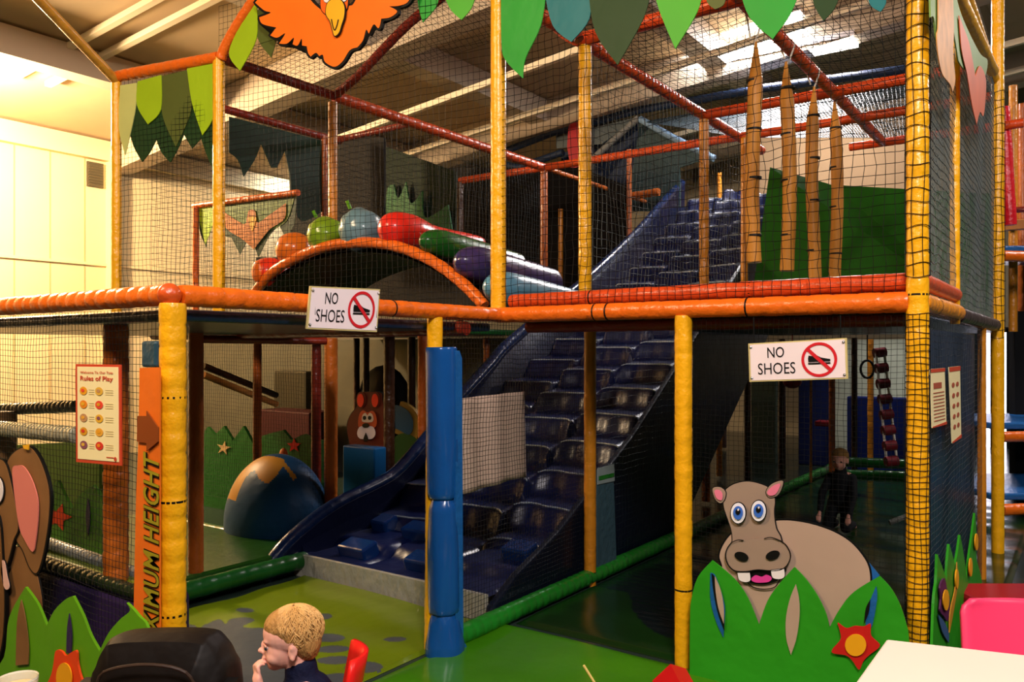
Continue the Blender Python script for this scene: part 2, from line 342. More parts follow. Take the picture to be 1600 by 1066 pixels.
# ================================================================ floor mats
XL, X1, X2, YF = -2.65, -1.6, -.56, 3.6
def flatcut(name, pts, z, m, parent=None, th=.004, sub=5):
    q = curve2(pts, sub); mb = MB(); mb.prism([onZ(px, py, z) for px, py in q], (0, 0, -th)); return mb.build(name, m, parent)
def inside(x, y, q):
    c = False; j = len(q)-1
    for i in range(len(q)):
        if (q[i][1] > y) != (q[j][1] > y) and x < (q[j][0]-q[i][0])*(y-q[i][1])/(q[j][1]-q[i][1])+q[i][0]: c = not c
        j = i
    return c
def wavymat(name, lo, hi, m, label, seed, amp=.012, patches=(), m2=None, nx=60, ny=60):
    PW = [[(p.x, p.y) for p in (onZ(a, b, .02) for a, b in curve2(q, 4))] for q in patches]; BB = [(min(p[0] for p in q), max(p[0] for p in q), min(p[1] for p in q), max(p[1] for p in q)) for q in PW]
    mb = MB(); vs = []
    for j in range(ny+1):
        for i in range(nx+1):
            x = lo[0]+(hi[0]-lo[0])*i/nx; y = lo[1]+(hi[1]-lo[1])*j/ny; e = min(i, j, nx-i, ny-j)
            vs.append((x, y, lo[2] if e == 0 else hi[2]-.01*(e == 1)+amp*noise.noise(Vector((x*1.2+seed, y*3.5, 0)))))
    for j in range(ny):
        y = lo[1]+(hi[1]-lo[1])*(j+.5)/ny
        for i in range(nx):
            x = lo[0]+(hi[0]-lo[0])*(i+.5)/nx
            g = any(b[0] < x < b[1] and b[2] < y < b[3] and inside(x, y, q) for q, b in zip(PW, BB))
            mb.f.append((j*(nx+1)+i, j*(nx+1)+i+1, (j+1)*(nx+1)+i+1, (j+1)*(nx+1)+i)); mb.m.append(1 if g else 0)
    mb.v = [Vector(p) for p in vs]
    o = mb.build(name, [m, m2] if m2 else m, smooth=True, fix=False); return tag(o, label, 'play mat')
om = wavymat('play_mat', (-4.2, 2.0, .002), (-2.67, 3.53, .02), 'matolive', 'olive green padded floor mat with grey blotches in front of the slide', 3, .022, 
    [[(300, 985), (340, 968), (352, 975), (360, 968), (385, 965), (398, 970), (380, 980), (430, 985), (475, 1010), (440, 1120), (200, 1120), (220, 1010)]]+[oval(cx, cy, rx, ry, 14) for cx, cy, rx, ry in ((383, 953, 14, 4), (295, 979, 12, 4), (329, 979, 13, 5), (505, 962, 14, 4), (515, 997, 24, 7), (617, 999, 18, 4), (520, 1014, 26, 5), (525, 1030, 30, 6), (530, 1062, 34, 12), (568, 1042, 30, 9), (405, 985, 14, 4))], 'matgrey', 240, 240)
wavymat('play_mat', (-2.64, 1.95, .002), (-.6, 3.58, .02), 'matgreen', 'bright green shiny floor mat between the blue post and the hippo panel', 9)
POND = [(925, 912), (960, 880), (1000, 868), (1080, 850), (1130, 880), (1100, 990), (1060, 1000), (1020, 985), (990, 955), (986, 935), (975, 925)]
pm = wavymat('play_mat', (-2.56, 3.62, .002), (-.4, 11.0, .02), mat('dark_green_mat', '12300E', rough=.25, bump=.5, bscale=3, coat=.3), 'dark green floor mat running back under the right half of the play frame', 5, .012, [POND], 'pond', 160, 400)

# ================================================================ posts and rails of the play frame
ZB = 1.70
def P2(px, d): p = atd(px, HY, d); return (p.x, p.y)
post('thick yellow padded corner post beside the orange height banner', (XL+.005, 1.63), 0, ZB-.03, .046, 'yellow', ties=(.13, .34, .58, .8), step=.075, dip=.06)
bp = thing('blue_padded_post', 'post wrapped in a shiny blue pad where the orange beams meet', 'post', (-2.61, 3.06, 0), 'padded posts of the play frame')
pad('pole', '', '', (-2.66, 3.04, 0), (-2.66, 3.06, ZB-.03), .04, 'yellow', parent=bp, step=.14)
P, R = [], []
for z, r in ((0, .1), (.05, .098), (.1, .088), (.16, .076), (.2, .062), (.24, .078), (.5, .08), (.62, .078), (.72, .074), (.765, .058), (.8, .076), (1.0, .081), (1.3, .08), (1.49, .08), (1.52, .075)): P.append((-2.615+.012*(1.5-z), 3.06, z)); R.append(r)
P2_ = crom([Vector(p) for p in P], 4); R2 = [R[min(i//4, len(R)-1)]+(R[min(i//4+1, len(R)-1)]-R[min(i//4, len(R)-1)])*(i % 4)/4 for i in range(len(P2_))]
mb = MB(); mb.tube(P2_, R2, 24, mod=lambda th, i: 1+.03*math.sin(5*th+i*.2)+(.05*math.sin(7*th+1) if i in range(14, 20) or i in range(36, 43) else 0))
mb.build('blue_sleeve', mat('shiny_blue_sleeve', '124E92', rough=.22, bump=.35, bscale=9, coat=.5), bp, smooth=True)
t = MB(); t.prism([onX(718, 548, -2.53), onX(722, 560, -2.53), onX(724, 1000, -2.53), onX(734, 1020, -2.53), onX(722, 1030, -2.53), onX(712, 1025, -2.53), onX(712, 548, -2.53)], (-.012, 0, 0)); t.build('sleeve_flap', 'blue', bp)
post('yellow post left of the hippo panel, standing at the front edge', P2(1068, 3.84), 0, ZB-.03, .042, 'yellow', ties=(.22,), step=.09)
post('tall yellow corner post covered in black net right of the hippo panel', (X2, 3.6), 0, 3.6, .042, 'yellow', ties=(.48,), step=.1, dip=.05)
post('yellow post at the foot of the long green floor tube, right of the slide', P2(922, 5.17), 0, ZB-.03, .039, 'ochre', ties=(.05,))
post('brown-orange post inside the entrance below the left warning sign', P2(517, 6.05), 0, 1.6, .05, mat('orange_brown_vinyl', 'B8601C', **vin))
post('red-brown post inside the lower left room, right of the corner post', P2(306, 4.9), 0, ZB-.04, .045, 'brown')
post('orange post standing on the purple podium behind the rules poster', P2(181, 3.42), .52, ZB-.09, .05, mat('orange_brown_vinyl', 'B8601C', **vin), step=.07, dip=.05)
post('yellow far left post of the upper net wall beside the cream wall', P2(182, 5.87), ZB, 3.5, .034, 'yellow', step=.14)
post('yellow upper post under the right end of the leafy left banner', P2(342, 5.5), ZB, 3.5, .04, 'yellow', step=.2)
post('yellow upper post standing at the right foot of the roller arch', (XL-.03, 3.62), ZB, 3.7, .043, 'yellow', step=.13)
post('slim yellow upper post behind the bird, rising behind the melon roller', P2(520, 6.32), ZB, 3.45, .036, 'ochre', step=.2)
post('brown upper post close left of the slim yellow one behind the bird', P2(507, 7.5), ZB, 3.5, .03, 'brown')
post('yellow upper post between the roller arch and the dark blue slide', P2(914, 5.18), ZB, 3.46, .042, 'yellow')
post('yellow upper post in front of the lit steps of the slide', P2(1100, 6.83), ZB, 3.46, .04, 'ochre')
post('thin ochre upper post just left of the longest hanging bamboo pole', P2(1163, 7.4), ZB, 3.46, .032, 'ochre')
post('yellow side post on the right face of the upper storey', (X2, 4.72), ZB-.06, 3.6, .024, 'yellow', step=.08, dip=.05)
post('tall yellow post at the rear of the right side wall', (X2+.02, 6.9), 0, 4.6, .042, 'yellow', step=.1)
post('yellow lower post near the bright glass door, rear right', P2(1534, 5.24), 0, 1.66, .026, 'ochre')
post('brown upper post far back under the middle roof rail crossing', P2(850, 8.78), ZB, 3.48, .04, 'brown')
post('brown upper post far back left of the front upper post', P2(719, 9.46), ZB, 3.48, .04, 'dbrown')
post('dim brown upper post far behind the purple roller', P2(876, 10.2), 0, 3.3, .03, 'ochre')
post('slim brown far post in front of the grey tent roof', P2(983, 9.6), ZB, 3.9, .03, 'brown')
post('ochre far post next to the white-lit roof opening', P2(1124, 10.4), ZB, 3.8, .03, 'ochre')
post('orange post at the left end of the small far bird banner', P2(306, 7.86), ZB-.2, 2.9, .03, 'orange')
# beams at deck height
G = 'orange deck beams'
def beam(label, a, b, r, m, ties=(), step=.11, dip=.03): return pad('padded_beam', label, 'beam', a, b, r, m, G, step, dip, ties)
beam('orange padded deck beam running left from the front corner', (XL, 1.62, ZB), (-5.6, 1.62, ZB), .039, 'orange', step=.075, dip=.08)
beam('orange padded deck beam behind the left warning sign', (XL, 1.66, ZB), (XL, 3.62, ZB), .039, 'orange', (.55,), step=.085, dip=.06)
beam('long orange padded deck beam above the hippo panel', (XL-.02, 3.6, ZB), (X2-.03, 3.6, ZB), .043, 'orange', (.3, .335, .68), step=.1, dip=.05)
beam('red-orange upper edge tube lying along the back of the long deck beam', (XL+.02, 3.68, ZB+.078), (X2, 3.66, ZB+.085), .04, 'redor', (.25, .66))
beam('yellow-orange beam going back from the right corner post', (X2, 3.64, ZB), (X2, 4.8, ZB), .043, mat('yellow_orange_vinyl', 'F09414', **vin), (.3,), step=.09, dip=.05)
beam('dark plum-wrapped rear stretch of the right side beam', (X2, 4.8, ZB-.01), (X2, 6.86, ZB-.01), .045, mat('dark_plum_vinyl', '2A1C2A', **vin), step=.06, dip=.07)
beam('short orange-red tube above the right side beam', (X2, 3.66, ZB+.09), (X2, 4.72, ZB+.09), .036, 'redor')
beam('red-brown lower tube under the long deck beam', (XL+.05, 3.8, ZB-.06), (X2, 3.8, ZB-.06), .035, 'dred')
tag(MB().ell((XL, 1.62, ZB), (.042, .042, .042)).build('corner_cap', mat('corner_red_vinyl', 'D8541C', **vin), smooth=True), 'red padded cap on the near left corner of the deck beams', 'corner cap')
rail('red-brown rail under the deck in the lower left room', (-5.6, 3.3, 1.62), (XL, 3.3, 1.62), 'dred')
rail('orange-red rail of the inner net wall, lower left room', tuple(atd(300, 530, 5.2)), tuple(atd(510, 533, 5.6)), 'dred', .026)
# upper rails
Z3 = 3.5
p182, p340, p520 = atd(182, 120, 5.87), atd(342, 90, 5.49), atd(522, 150, 6.32)
rail('bright orange top rail above the leafy banner, upper left', p182, p340, 'orange', .04, step=.07, dip=.06)
rail('dark red roof rail running back from the leafy banner to the slim yellow post', p340, p520, 'dred', .036)
rail('orange roof rail running back behind the middle net', p520, (-4.82, 7.35, Z3), 'dorange', .045)
rail('thin orange roof rail continuing far back to the slide top', (-4.82, 7.35, Z3), (-4.82, 11.2, Z3), 'brown', .028)
rail('dark red rail above the dark leaf banner', (-5.8, 3.4, Z3), (-5.8, 5.3, Z3), 'dred', .034)
rail('short dark red crossing rail behind the bird', (-5.8, 5.25, Z3), (-4.82, 5.25, Z3), 'dred', .03)
rail('orange roof rail over the slide, wound with black cord', (XL, 3.6, Z3), (XL, 8.0, Z3), 'dorange', .042, step=.06, dip=.08)
rail('orange roof rail that carries the hanging bamboo poles', (X1, 3.6, Z3), (X1, 8.35, Z3), 'dorange', .042, step=.06, dip=.08)
rail('red-orange cross rail behind the big front leaves', (XL, 4.47, Z3), (X2, 4.47, Z3), 'redor', .045)
rail('red-orange cross rail in the middle of the roof, reaching the right corner', (XL, 6.5, Z3), (X2, 6.5, Z3), 'redor', .042)
rail('long red cross rail further back under the roof', (-6.0, 7.35, Z3), (X2, 7.35, Z3), 'dorange', .04)
rail('rear red cross rail right of the bamboo poles', (X1-.3, 8.35, Z3), (X2+.1, 8.35, Z3), 'redor', .04)
rail('dark red lower guard rail at the back right', (X1, 9.4, 2.9), (.4, 9.4, 2.9), 'dred', .03)
rail('front top rail that carries the leaf bunting', (XL, 3.6, Z3), (X2, 3.6, Z3), 'orange', .04)
rail('right side top rail of the upper storey', (X2, 3.6, Z3), (X2, 6.9, Z3), 'yellow', .035)
va, vb = (p340.x, p340.y), (XL-.03, 3.62)
bent('arched_rail', 'orange arched front rail sweeping up from the left post behind the bird', 'rail', [onV(x, y, va, vb) for x, y in ((345, 92), (352, 74), (366, 48), (385, 18), (405, -8), (450, -50), (540, -90), (640, -85), (720, -50), (766, -8))], .036, 'orange', 'padded rails of the play frame')
bent('arched_rail', 'dark red arched rail rising behind the bird from the slim yellow post', 'rail', [onY(x, y, 4.33) for x, y in ((525, 148), (560, 118), (600, 76), (640, 36), (690, -4), (740, -40), (800, -45), (860, -10), (905, 62))], .034, 'dred', 'padded rails of the play frame')
bent('arched_rail', 'orange bent roof rail running behind the front green leaves', 'rail', [onY(x, y, 4.47) for x, y in ((850, 25), (868, 40), (885, 55), (908, 66))], .036, 'redor', 'padded rails of the play frame')
pad('diagonal_pole', 'yellow diagonal pole leaning up to the ceiling, top left', 'pole', p182+Vector((0, 0, -.03)), atd(38, -25, 5.0), .034, mat('tan_yellow_vinyl', 'D89A34', **vin), None, step=.3)
pad('diagonal_pole', 'yellow diagonal brace meeting the rear right post, top right', 'pole', onX(1552, 112, X2+.05), onX(1500, 0, X2+.05)+(onX(1500, 0, X2+.05)-onX(1552, 112, X2+.05))*.6, .034, 'yellow', None, step=.15)
# far bird frame
rail('small orange rail over the far bird banner', atd(303, 322, 7.9), atd(466, 301, 7.0), 'orange', .028)
# ================================================================ decks
slab('deck_roof', 'dark blue padded underside of the deck over the lower left room', 'deck', (-5.6, 1.66, 1.61), (-2.70, 3.58, 1.655), mat('slate_blue_deck_vinyl', '22385A', rough=.3, bump=.6, bscale=12, coat=.2))
slab('deck', 'dark deck floor of the upper left play level', 'deck', (-6.9, 3.7, 1.66), (-4.85, 8.3, 1.72), 'dgreen')
slab('deck', 'dark green deck floor behind the long orange beam', 'deck', (-2.6, 3.66, 1.66), (-.6, 8.3, 1.72), mat('teal_black_deck_vinyl', '16302A', rough=.35, bump=.5, bscale=8))
slab('deck', 'rearmost dark deck floor beyond the slide', 'deck', (-4.2, 9.35, 2.9), (-2.7, 12.0, 2.98), 'dgreen')
# ================================================================ long green floor tube and edges
pad('floor_tube', 'long green padded tube on the floor running back from the blue post', 'padded tube', (-2.6, 3.12, .055), (-2.6, 10.5, .055), .05, 'tubegreen', None, step=.07, dip=.05)
slab('podium', 'dark purple podium under the net wall, lower left', 'podium', (-4.6, 1.74, 0), (-3.07, 1.98, .5), 'purple', .03)
pad('podium_edge', 'dark green shiny padded edge along the front of the purple podium', 'padded edge', (-4.6, 1.76, .53), (-3.07, 1.76, .53), .03, mat('black_green_vinyl', '1C2A14', **vin), None, step=.05, dip=.08)
pad('podium_edge', 'grey ribbed roll lying on the podium behind the net', 'padded edge', (-4.6, 1.9, .57), (-3.32, 1.9, .53), .03, 'grey', None, step=.035, dip=.2)
slab('deck_pad', 'dark green low pad on top of the podium', 'pad', (-4.55, 1.82, .5), (-3.1, 1.96, .53), 'matolive')
slab('deck_pad', 'low dark green platform left of the slide foot', 'pad', (-6.4, 2.3, 0), (-4.34, 3.7, .16), mat('low_platform_green', '16400C', rough=.3, bump=.4, bscale=6, coat=.3), .03)
pad('platform_edge', 'green padded edge of the low platform left of the slide', 'padded edge', (-4.28, 2.0, .1), (-4.28, 3.6, .1), .055, 'dgreen', None, step=.1)
pad('platform_edge', 'dark green padded edge behind the low platform', 'padded edge', (-6.4, 3.72, .12), (-4.45, 3.72, .12), .045, 'dgreen', None, step=.12)
# guard rails outside lower-left
pad('guard_rail', 'upper grey padded guard rail behind the lower left net', 'guard rail', atd(-20, 641, 4.9), atd(122, 635, 4.5), .034, 'grey', 'grey guard rails', step=.04, dip=.1)
pad('guard_rail', 'lower silver-grey padded guard rail behind the lower left net', 'guard rail', atd(-20, 668, 4.6), atd(122, 680, 3.9), .042, mat('silver_foam_vinyl', 'A8A48C', rough=.25, bump=.6, bscale=30, coat=.4), 'grey guard rails', step=.04, dip=.12)
post('grey-brown stub post at the left frame edge holding the guard rails', P2(8, 4.7), 0, 1.15, .06, mat('taupe_vinyl', '8A6A48', **vin))
# ================================================================ the big wavy slide
Y0, SL = 3.58, .55
XA, XB = -4.33, -2.72
def xleft(y): q_ = min(1, max(0, (y-5.2)/2.2)); return XA+.4*q_*q_*(3-2*q_)
def wave(fx, lane): return .11*math.sin(2*PI*fx+lane*1.3)+.06*math.sin(4*PI*fx+lane)
PS, YR = .3, 4.25
def surf(x, y):
    xl = xleft(y); u = max(0, (x-xl)/(XB-xl)*3); lane = min(2, int(u)); fx = u-lane
    gr = .03*math.exp(-(min(fx, 1-fx)/.035)**2)
    t = (y-YR)/PS+(0, .42, .16)[lane]+wave(fx, lane)
    if t < 0 or y < YR-.02: return .13+.07/(1+math.exp(-(y-3.9-.04*wave(fx, lane)*5)*60))-(gr if y > 3.7 else 0)
    k = math.floor(t); f = t-k
    s_ = (math.sin(min(f/.28, 1)*PI/2)**1.3)*1.10 if f < .28 else 1.10-.10*math.sin(min((f-.28)/.5, 1)*PI/2)
    return max(.2, .14+.63*PS*(k+.62*s_+.38*f-(0, .42, .16)[lane]))-gr
sl = thing('climbing_slide', 'huge dark navy climbing slide with rows of wavy steps behind the blue post', 'slide', ((XA+XB)/2, Y0, 0))
mb = MB(); nx, ny = 84, 330; YE = 9.3
vs = []
for j in range(ny+1):
    y = Y0+(YE-Y0)*j/ny; xl = xleft(y)
    for i in range(nx+1): x = xl+(XB-xl)*i/nx; vs.append((x, y, surf(x, y)))
mb.add(vs, [(j*(nx+1)+i, j*(nx+1)+i+1, (j+1)*(nx+1)+i+1, (j+1)*(nx+1)+i) for j in range(ny) for i in range(nx)])
mb.build('wavy_steps', mat('slide_navy_vinyl', '071440', rough=.36, bump=.35, bscale=8, coat=.05, spec=.3), sl, smooth=True, fix=False)
pipe = MB()
for lane in range(3):
    for k in range(-1, 19):
        P = []
        for i in range(13):
            fx = .03+.94*i/12; y = YR+PS*(k+.27-(0, .42, .16)[lane]-wave(fx, lane)); x = xleft(y)+(XB-xleft(y))*(lane+fx)/3
            if YR < y < YE-.02: P.append((x, y, surf(x, y)+.002))
        if len(P) > 3: pipe.tube(P, .007, 6)
pipe.build('highlight_piping', mat('piping_highlight_blue', '9CA8B4', rough=.22, coat=.6, var=.3, vscale=6), sl, smooth=True)['kind'] = 'stuff'  # pale colour paints the specular highlights along the ridge crests
mb = MB(); mb.box((XA, Y0-.03, 0), (XB, Y0, .145)); mb.build('front_kick_pad', mat('silvery_kick_vinyl', 'A8A494', rough=.22, bump=1, bscale=18, coat=.6, stretch=(1, 1, .5)), sl)
def side(name, X, th, prof, m, rim=None):
    mb = MB(); mb.prism([(X, y, z) for y, z in prof], (th, 0, 0)); o = mb.build(name, m, sl); bevel(o, .015, 2)
lw = crom([Vector((0, y, z)) for y, z in ((3.36, .0), (3.42, .12), (3.6, .25), (3.95, .40), (4.4, .50), (4.62, .58), (5.0, .84), (5.37, 1.11), (5.8, 1.39), (6.05, 1.56), (6.9, 1.98), (7.7, 2.37), (8.75, 2.95), (9.4, 3.37), (10.0, 3.73))], 4)
side('left_side_wall', XA-.09, .09, [(p.y, p.z) for p in lw]+[(10.0, 2.6), (4.0, 0), (3.42, 0)], mat('slide_wall_navy', '060E2E', rough=.4, bump=.3, bscale=6, coat=.05))
mb = MB(); vs = []; SN = 90
def lwz(y):
    for a_, b_ in zip(lw, lw[1:]):
        if a_.y <= y <= b_.y: return a_.z+(b_.z-a_.z)*(y-a_.y)/max(1e-6, b_.y-a_.y)
    return lw[-1].z
for j in range(SN+1):
    y = 3.62+(YE-.02-3.62)*j/SN; xl = xleft(y); zl = lwz(y)-.02; zs = .1+max(0, .63*(y-YR))
    for i in range(5): u = i/4; vs.append((XA-.01+(xl+.03-XA)*u, y, zl+(zs-zl)*(u**.8)))
mb.add(vs, [(j*5+i, j*5+i+1, j*5+i+6, j*5+i+5) for j in range(SN) for i in range(4)]); mb.build('shoulder_pad', MATS['slide_wall_navy'], sl, smooth=True, fix=False)
mb = MB(); mb.tube([(XA-.045, p.y-.01, p.z) for p in lw], .05, 8); mb.build('rim', mat('slide_rim_blue', '0C2048', rough=.28, bump=.5, bscale=14, coat=.5), sl, smooth=True)
rw = [(3.52, 0), (3.56, .09), (3.8, .22), (4.0, .29), (4.25, .385), (5.25, .89), (5.52, 1.06), (6.2, 1.5), (8.0, 2.62), (9.3, 3.42), (9.3, 2.4), (6, 0)]
side('right_side_wall', XB, .05, rw, mat('slide_flank_navy', '0A1428', rough=.45, bump=.5, bscale=5, coat=.2))
mb = MB()
for (x0, x1, y, z) in ((-4.1, -3.85, 3.8, .13), (-3.5, -3.25, 3.8, .13), (-3.9, -3.65, 4.2, .2), (-3.0, -2.8, 4.15, .2), (-4.25, -4.1, 4.25, .2)):
    mb.obox(((x0+x1)/2, y, z+.03), ((x1-x0)/2, 0, 0), (0, .07, .02), (0, -.02, .06))
o = mb.build('foothold_block', mat('slide_step_blue', '0E2C60', rough=.2, bump=.3, bscale=8, coat=.5), sl); bevel(o, .015)
o['kind'] = 'stuff'
# ================================================================ roller arch with fruit rollers
aa, ab = (-4.85, 3.72), (-2.76, 3.68)
apx = ((398, 458), (420, 430), (460, 404), (510, 385), (560, 379), (610, 383), (660, 400), (700, 424), (735, 454), (757, 478))
t = thing('roller_arch', 'orange padded arch bridge carrying the fruit rollers on the deck', 'arch bridge', (-3.8, 3.7, ZB))
A1 = crom([onV(x, y, aa, ab) for x, y in apx], 6)
for dy, nm in ((0, 'front_arch'), (.95, 'rear_arch')):
    mb = MB(); mb.tube([p+Vector((0, dy, 0)) for p in A1], [.036*(1-.06*(i % 3 == 0)) for i in range(len(A1))], 12); mb.build(nm, 'orange' if dy == 0 else 'dorange', t, smooth=True)
mb = MB(); n = len(A1)
mb.add([p+Vector((0, .03, -.03)) for p in A1]+[p+Vector((0, .92, -.03)) for p in A1]+[p+Vector((0, .03, -.06)) for p in A1]+[p+Vector((0, .92, -.06)) for p in A1],
    [f for i in range(n-1) for f in ((i, i+1, n+i+1, n+i), (2*n+i, 3*n+i, 3*n+i+1, 2*n+i+1))]); mb.build('bridge_bed', mat('bridge_bed_brown', '3A1A0C', rough=.5), t)
ROLL = [('tomato_roller', 'small red and orange fruit roller lowest on the left of the arch', 407, 425, 20, 'D8381C', 'round'),
 ('orange_roller', 'orange fruit roller second from the left on the arch', 446, 389, 23, 'D86A18', 'round'),
 ('melon_roller', 'lime green ribbed melon roller with a stalk on the arch', 496, 366, 24, '7A9A1C', 'rib'),
 ('plum_roller', 'pale blue-grey ribbed fruit roller near the top of the arch', 549, 358, 29, '6A8A92', 'rib'),
 ('strawberry_roller', 'bright red ball-ended roller on the crown of the arch', 607, 357, 29, 'E42A1C', 'ball'),
 ('cucumber_roller', 'long dark green cucumber roller on the right of the arch', 668, 376, 24, '1C5A1C', 'long'),
 ('aubergine_roller', 'dark violet ribbed roller below the cucumber', 724, 408, 30, '3A2E5C', 'long'),
 ('blue_roller', 'light blue glossy roller lowest on the right of the arch', 770, 447, 29, '5A90A8', 'long')]
for nm, lb, px, py, rp, hx, kind in ROLL:
    c0 = onV(px, py, aa, ab); d = (c0-CP).dot(FWD); R = rp*d/1260*(1.2 if kind in ('round', 'rib') else 1); y0 = c0.y-.06; L = 1.02
    if kind in ('round', 'rib'): prof = [(0, .02), (.01, .35), (.04, .7), (.08, .92), (.14, 1.02), (.2, .92), (.26, .75), (.34, .6), (.6, .55), (.95, .55), (1.0, .3)]
    elif kind == 'ball': prof = [(0, .02), (.015, .4), (.05, .75), (.1, .95), (.16, 1), (.26, .97), (.36, .8), (.5, .6), (.95, .5), (1, .2)]
    else: prof = [(0, .02), (.02, .4), (.07, .75), (.14, .95), (.25, 1), (.6, .98), (.9, .93), (.99, .85), (1.0, .3)]
    pp = crom([Vector((u*L, q*R, 0)) for u, q in prof], 4)
    lean = -.07 if kind == 'long' else 0
    mb = MB(); mb.tube([(c0.x, y0+p.x, c0.z+lean*p.x) for p in pp], [max(.001, p.y) for p in pp], 32, mod=(lambda th, i: 1+.045*math.cos(8*th)) if kind == 'rib' else (lambda th, i: 1+.015*math.cos(6*th)))
    o = mb.build(nm, mat(nm+'_vinyl', hx, rough=.3, bump=.2, bscale=12, coat=.4), smooth=True); tag(o, lb, 'roller', 'fruit rollers on the arch')
    if kind == 'rib':
        s = MB(); s.tube([(c0.x, y0+.05, c0.z+R*.9), (c0.x-.01, y0+.03, c0.z+R*1.25)], .012, 8); s.build('stalk', 'grass2', o)
    if nm == 'tomato_roller':
        s = MB(); s.ell((c0.x+.01, y0+.02, c0.z), (R*.5, .02, R*.7)); s.build('orange_face', 'orange', o, smooth=True)

# ================================================================ hanging bamboo poles
for lb, px, yt, yb, y, wpx in (('longest bamboo pole, hanging nearest on the left of the four', 1178, 66, 411, 4.72, 21),
        ('second hanging bamboo pole from the left', 1231, 96, 424, 5.35, 20), ('third hanging bamboo pole, with dark bands lower down', 1271, 136, 436, 5.98, 18), ('slimmest rearmost hanging bamboo pole on the right', 1306, 158, 438, 6.6, 17)):
    p1, p0 = onX(px, yt, X1), onX(px, yb, X1); r = wpx/2*1.08*(p1-CP).dot(FWD)/1260; L = p1.z-p0.z
    P, R = [], []
    for k in range(41):
        u = k/40; rr_ = r*(1+.015*math.cos(u*2*PI*5)) if u < .82 else r*max(.12, (1-(u-.82)/.18*.85)); P.append((p0.x+.012*math.sin(5*u+px), p0.y, p0.z+u*L)); R.append(rr_)
    mb = MB(); mb.tube(P, R, 14); o = mb.build('bamboo_pole', 'bamboo', smooth=True); tag(o, lb, 'bamboo pole', 'bamboo poles hanging from the roof rail')
    for u in (.1, .36, .58, .8):
        u += (px % 7)*.012; b = MB(); b.tube([(p0.x, p0.y, p0.z+u*L-.006), (p0.x, p0.y, p0.z+u*L+.006)], r*1.05, 14); b.build('band', 'black', o)
    q = MB(); q.tube([(p0.x, p0.y, p1.z-.02), (p0.x+.03, p0.y, p1.z+.06), (X1+.045, p0.y, Z3), (X1, p0.y, Z3+.05), (X1-.045, p0.y, Z3), (p0.x-.02, p0.y, p1.z+.02)], .006, 6); q.build('rope', 'ropem', o)

# ================================================================ leaf banners
def leafset(name, label, proj, nrm, leaves, cat='leaf banner'):
    pts = [proj(*l[1][0][:2]) for l in leaves]; c0 = sum(pts, Vector((0, 0, 0)))/len(pts)
    t = thing(name, label, cat, c0); B = Board(proj, nrm)
    for m, pl, k in leaves: B.layer('leaf', pl, m, t, k, .006)
    return t
def leaf(x0, x1, yt, tx, ty, drop=.5):
    ym = yt+(ty-yt)*drop; return [(x0, yt, 1), (x1, yt, 1), (x1+1, ym), (tx, ty, 1), (x0-1, ym)]
tl = (p182.x, p182.y); tr = (p340.x, p340.y)
def pL(x, y): return onV(x, y, tl, tr)
nL = (Vector((tl[1]-tr[1], tr[0]-tl[0], 0))).normalized(); nL = nL if nL.dot(FWD) < 0 else -nL
leafset('leaf_banner', 'banner of lime and olive leaf shapes over dark leaves, upper left bay', pL, nL, [
  ('darkleaf', [(186, 135, 1), (336, 108, 1), (334, 268, 1), (322, 240), (314, 216, 1), (300, 232, 1), (287, 210, 1), (278, 232), (266, 254, 1), (252, 238), (244, 218, 1), (234, 238), (222, 253, 1), (210, 232), (204, 214, 1), (190, 190)], 0),
  (mat('pale_leaf_vinyl', 'C8CC7A', rough=.45, bump=.3, bscale=6), [(189, 134, 1), (215, 130, 1), (213, 170), (197, 243, 1), (187, 200)], 2),
  ('lime', [(217, 128, 1), (254, 118, 1), (253, 172), (233, 195, 1), (216, 165)], 3),
  ('olive', [(252, 120, 1), (295, 110, 1), (301, 168), (276, 230, 1), (255, 180)], 2),
  ('lime', [(294, 108, 1), (336, 100, 1), (336, 178), (318, 212, 1), (302, 162)], 3)])
def pA(x, y): return onV(x, y, va, vb)
nA = Vector((va[1]-vb[1], vb[0]-va[0], 0)).normalized(); nA = nA if nA.dot(FWD) < 0 else -nA
leafset('leaf_banner', 'pair of hanging leaves, lime and olive, left of the orange bird', pA, nA, [
  ('olive', [(398, 20, 1), (430, -5, 1), (434, 50), (424, 90, 1), (404, 62)], 1), ('lime', [(382, 30, 1), (402, 4, 1), (402, 60), (376, 111, 1), (359, 82)], 2)])
leafset('leaf_banner', 'pair of bright green leaves between the bird and the tall yellow post', pA, nA, [
  ('midleaf', [(650, -20, 1), (688, -20, 1), (682, 10), (661, 35, 1), (655, 14)], 1), (mat('fresh_leaf_vinyl', '4AA82C', rough=.45), [(690, -20, 1), (748, -20, 1), (738, 12), (722, 32, 1), (704, 14)], 2)])
def pF(x, y): return onY(x, y, 3.54)
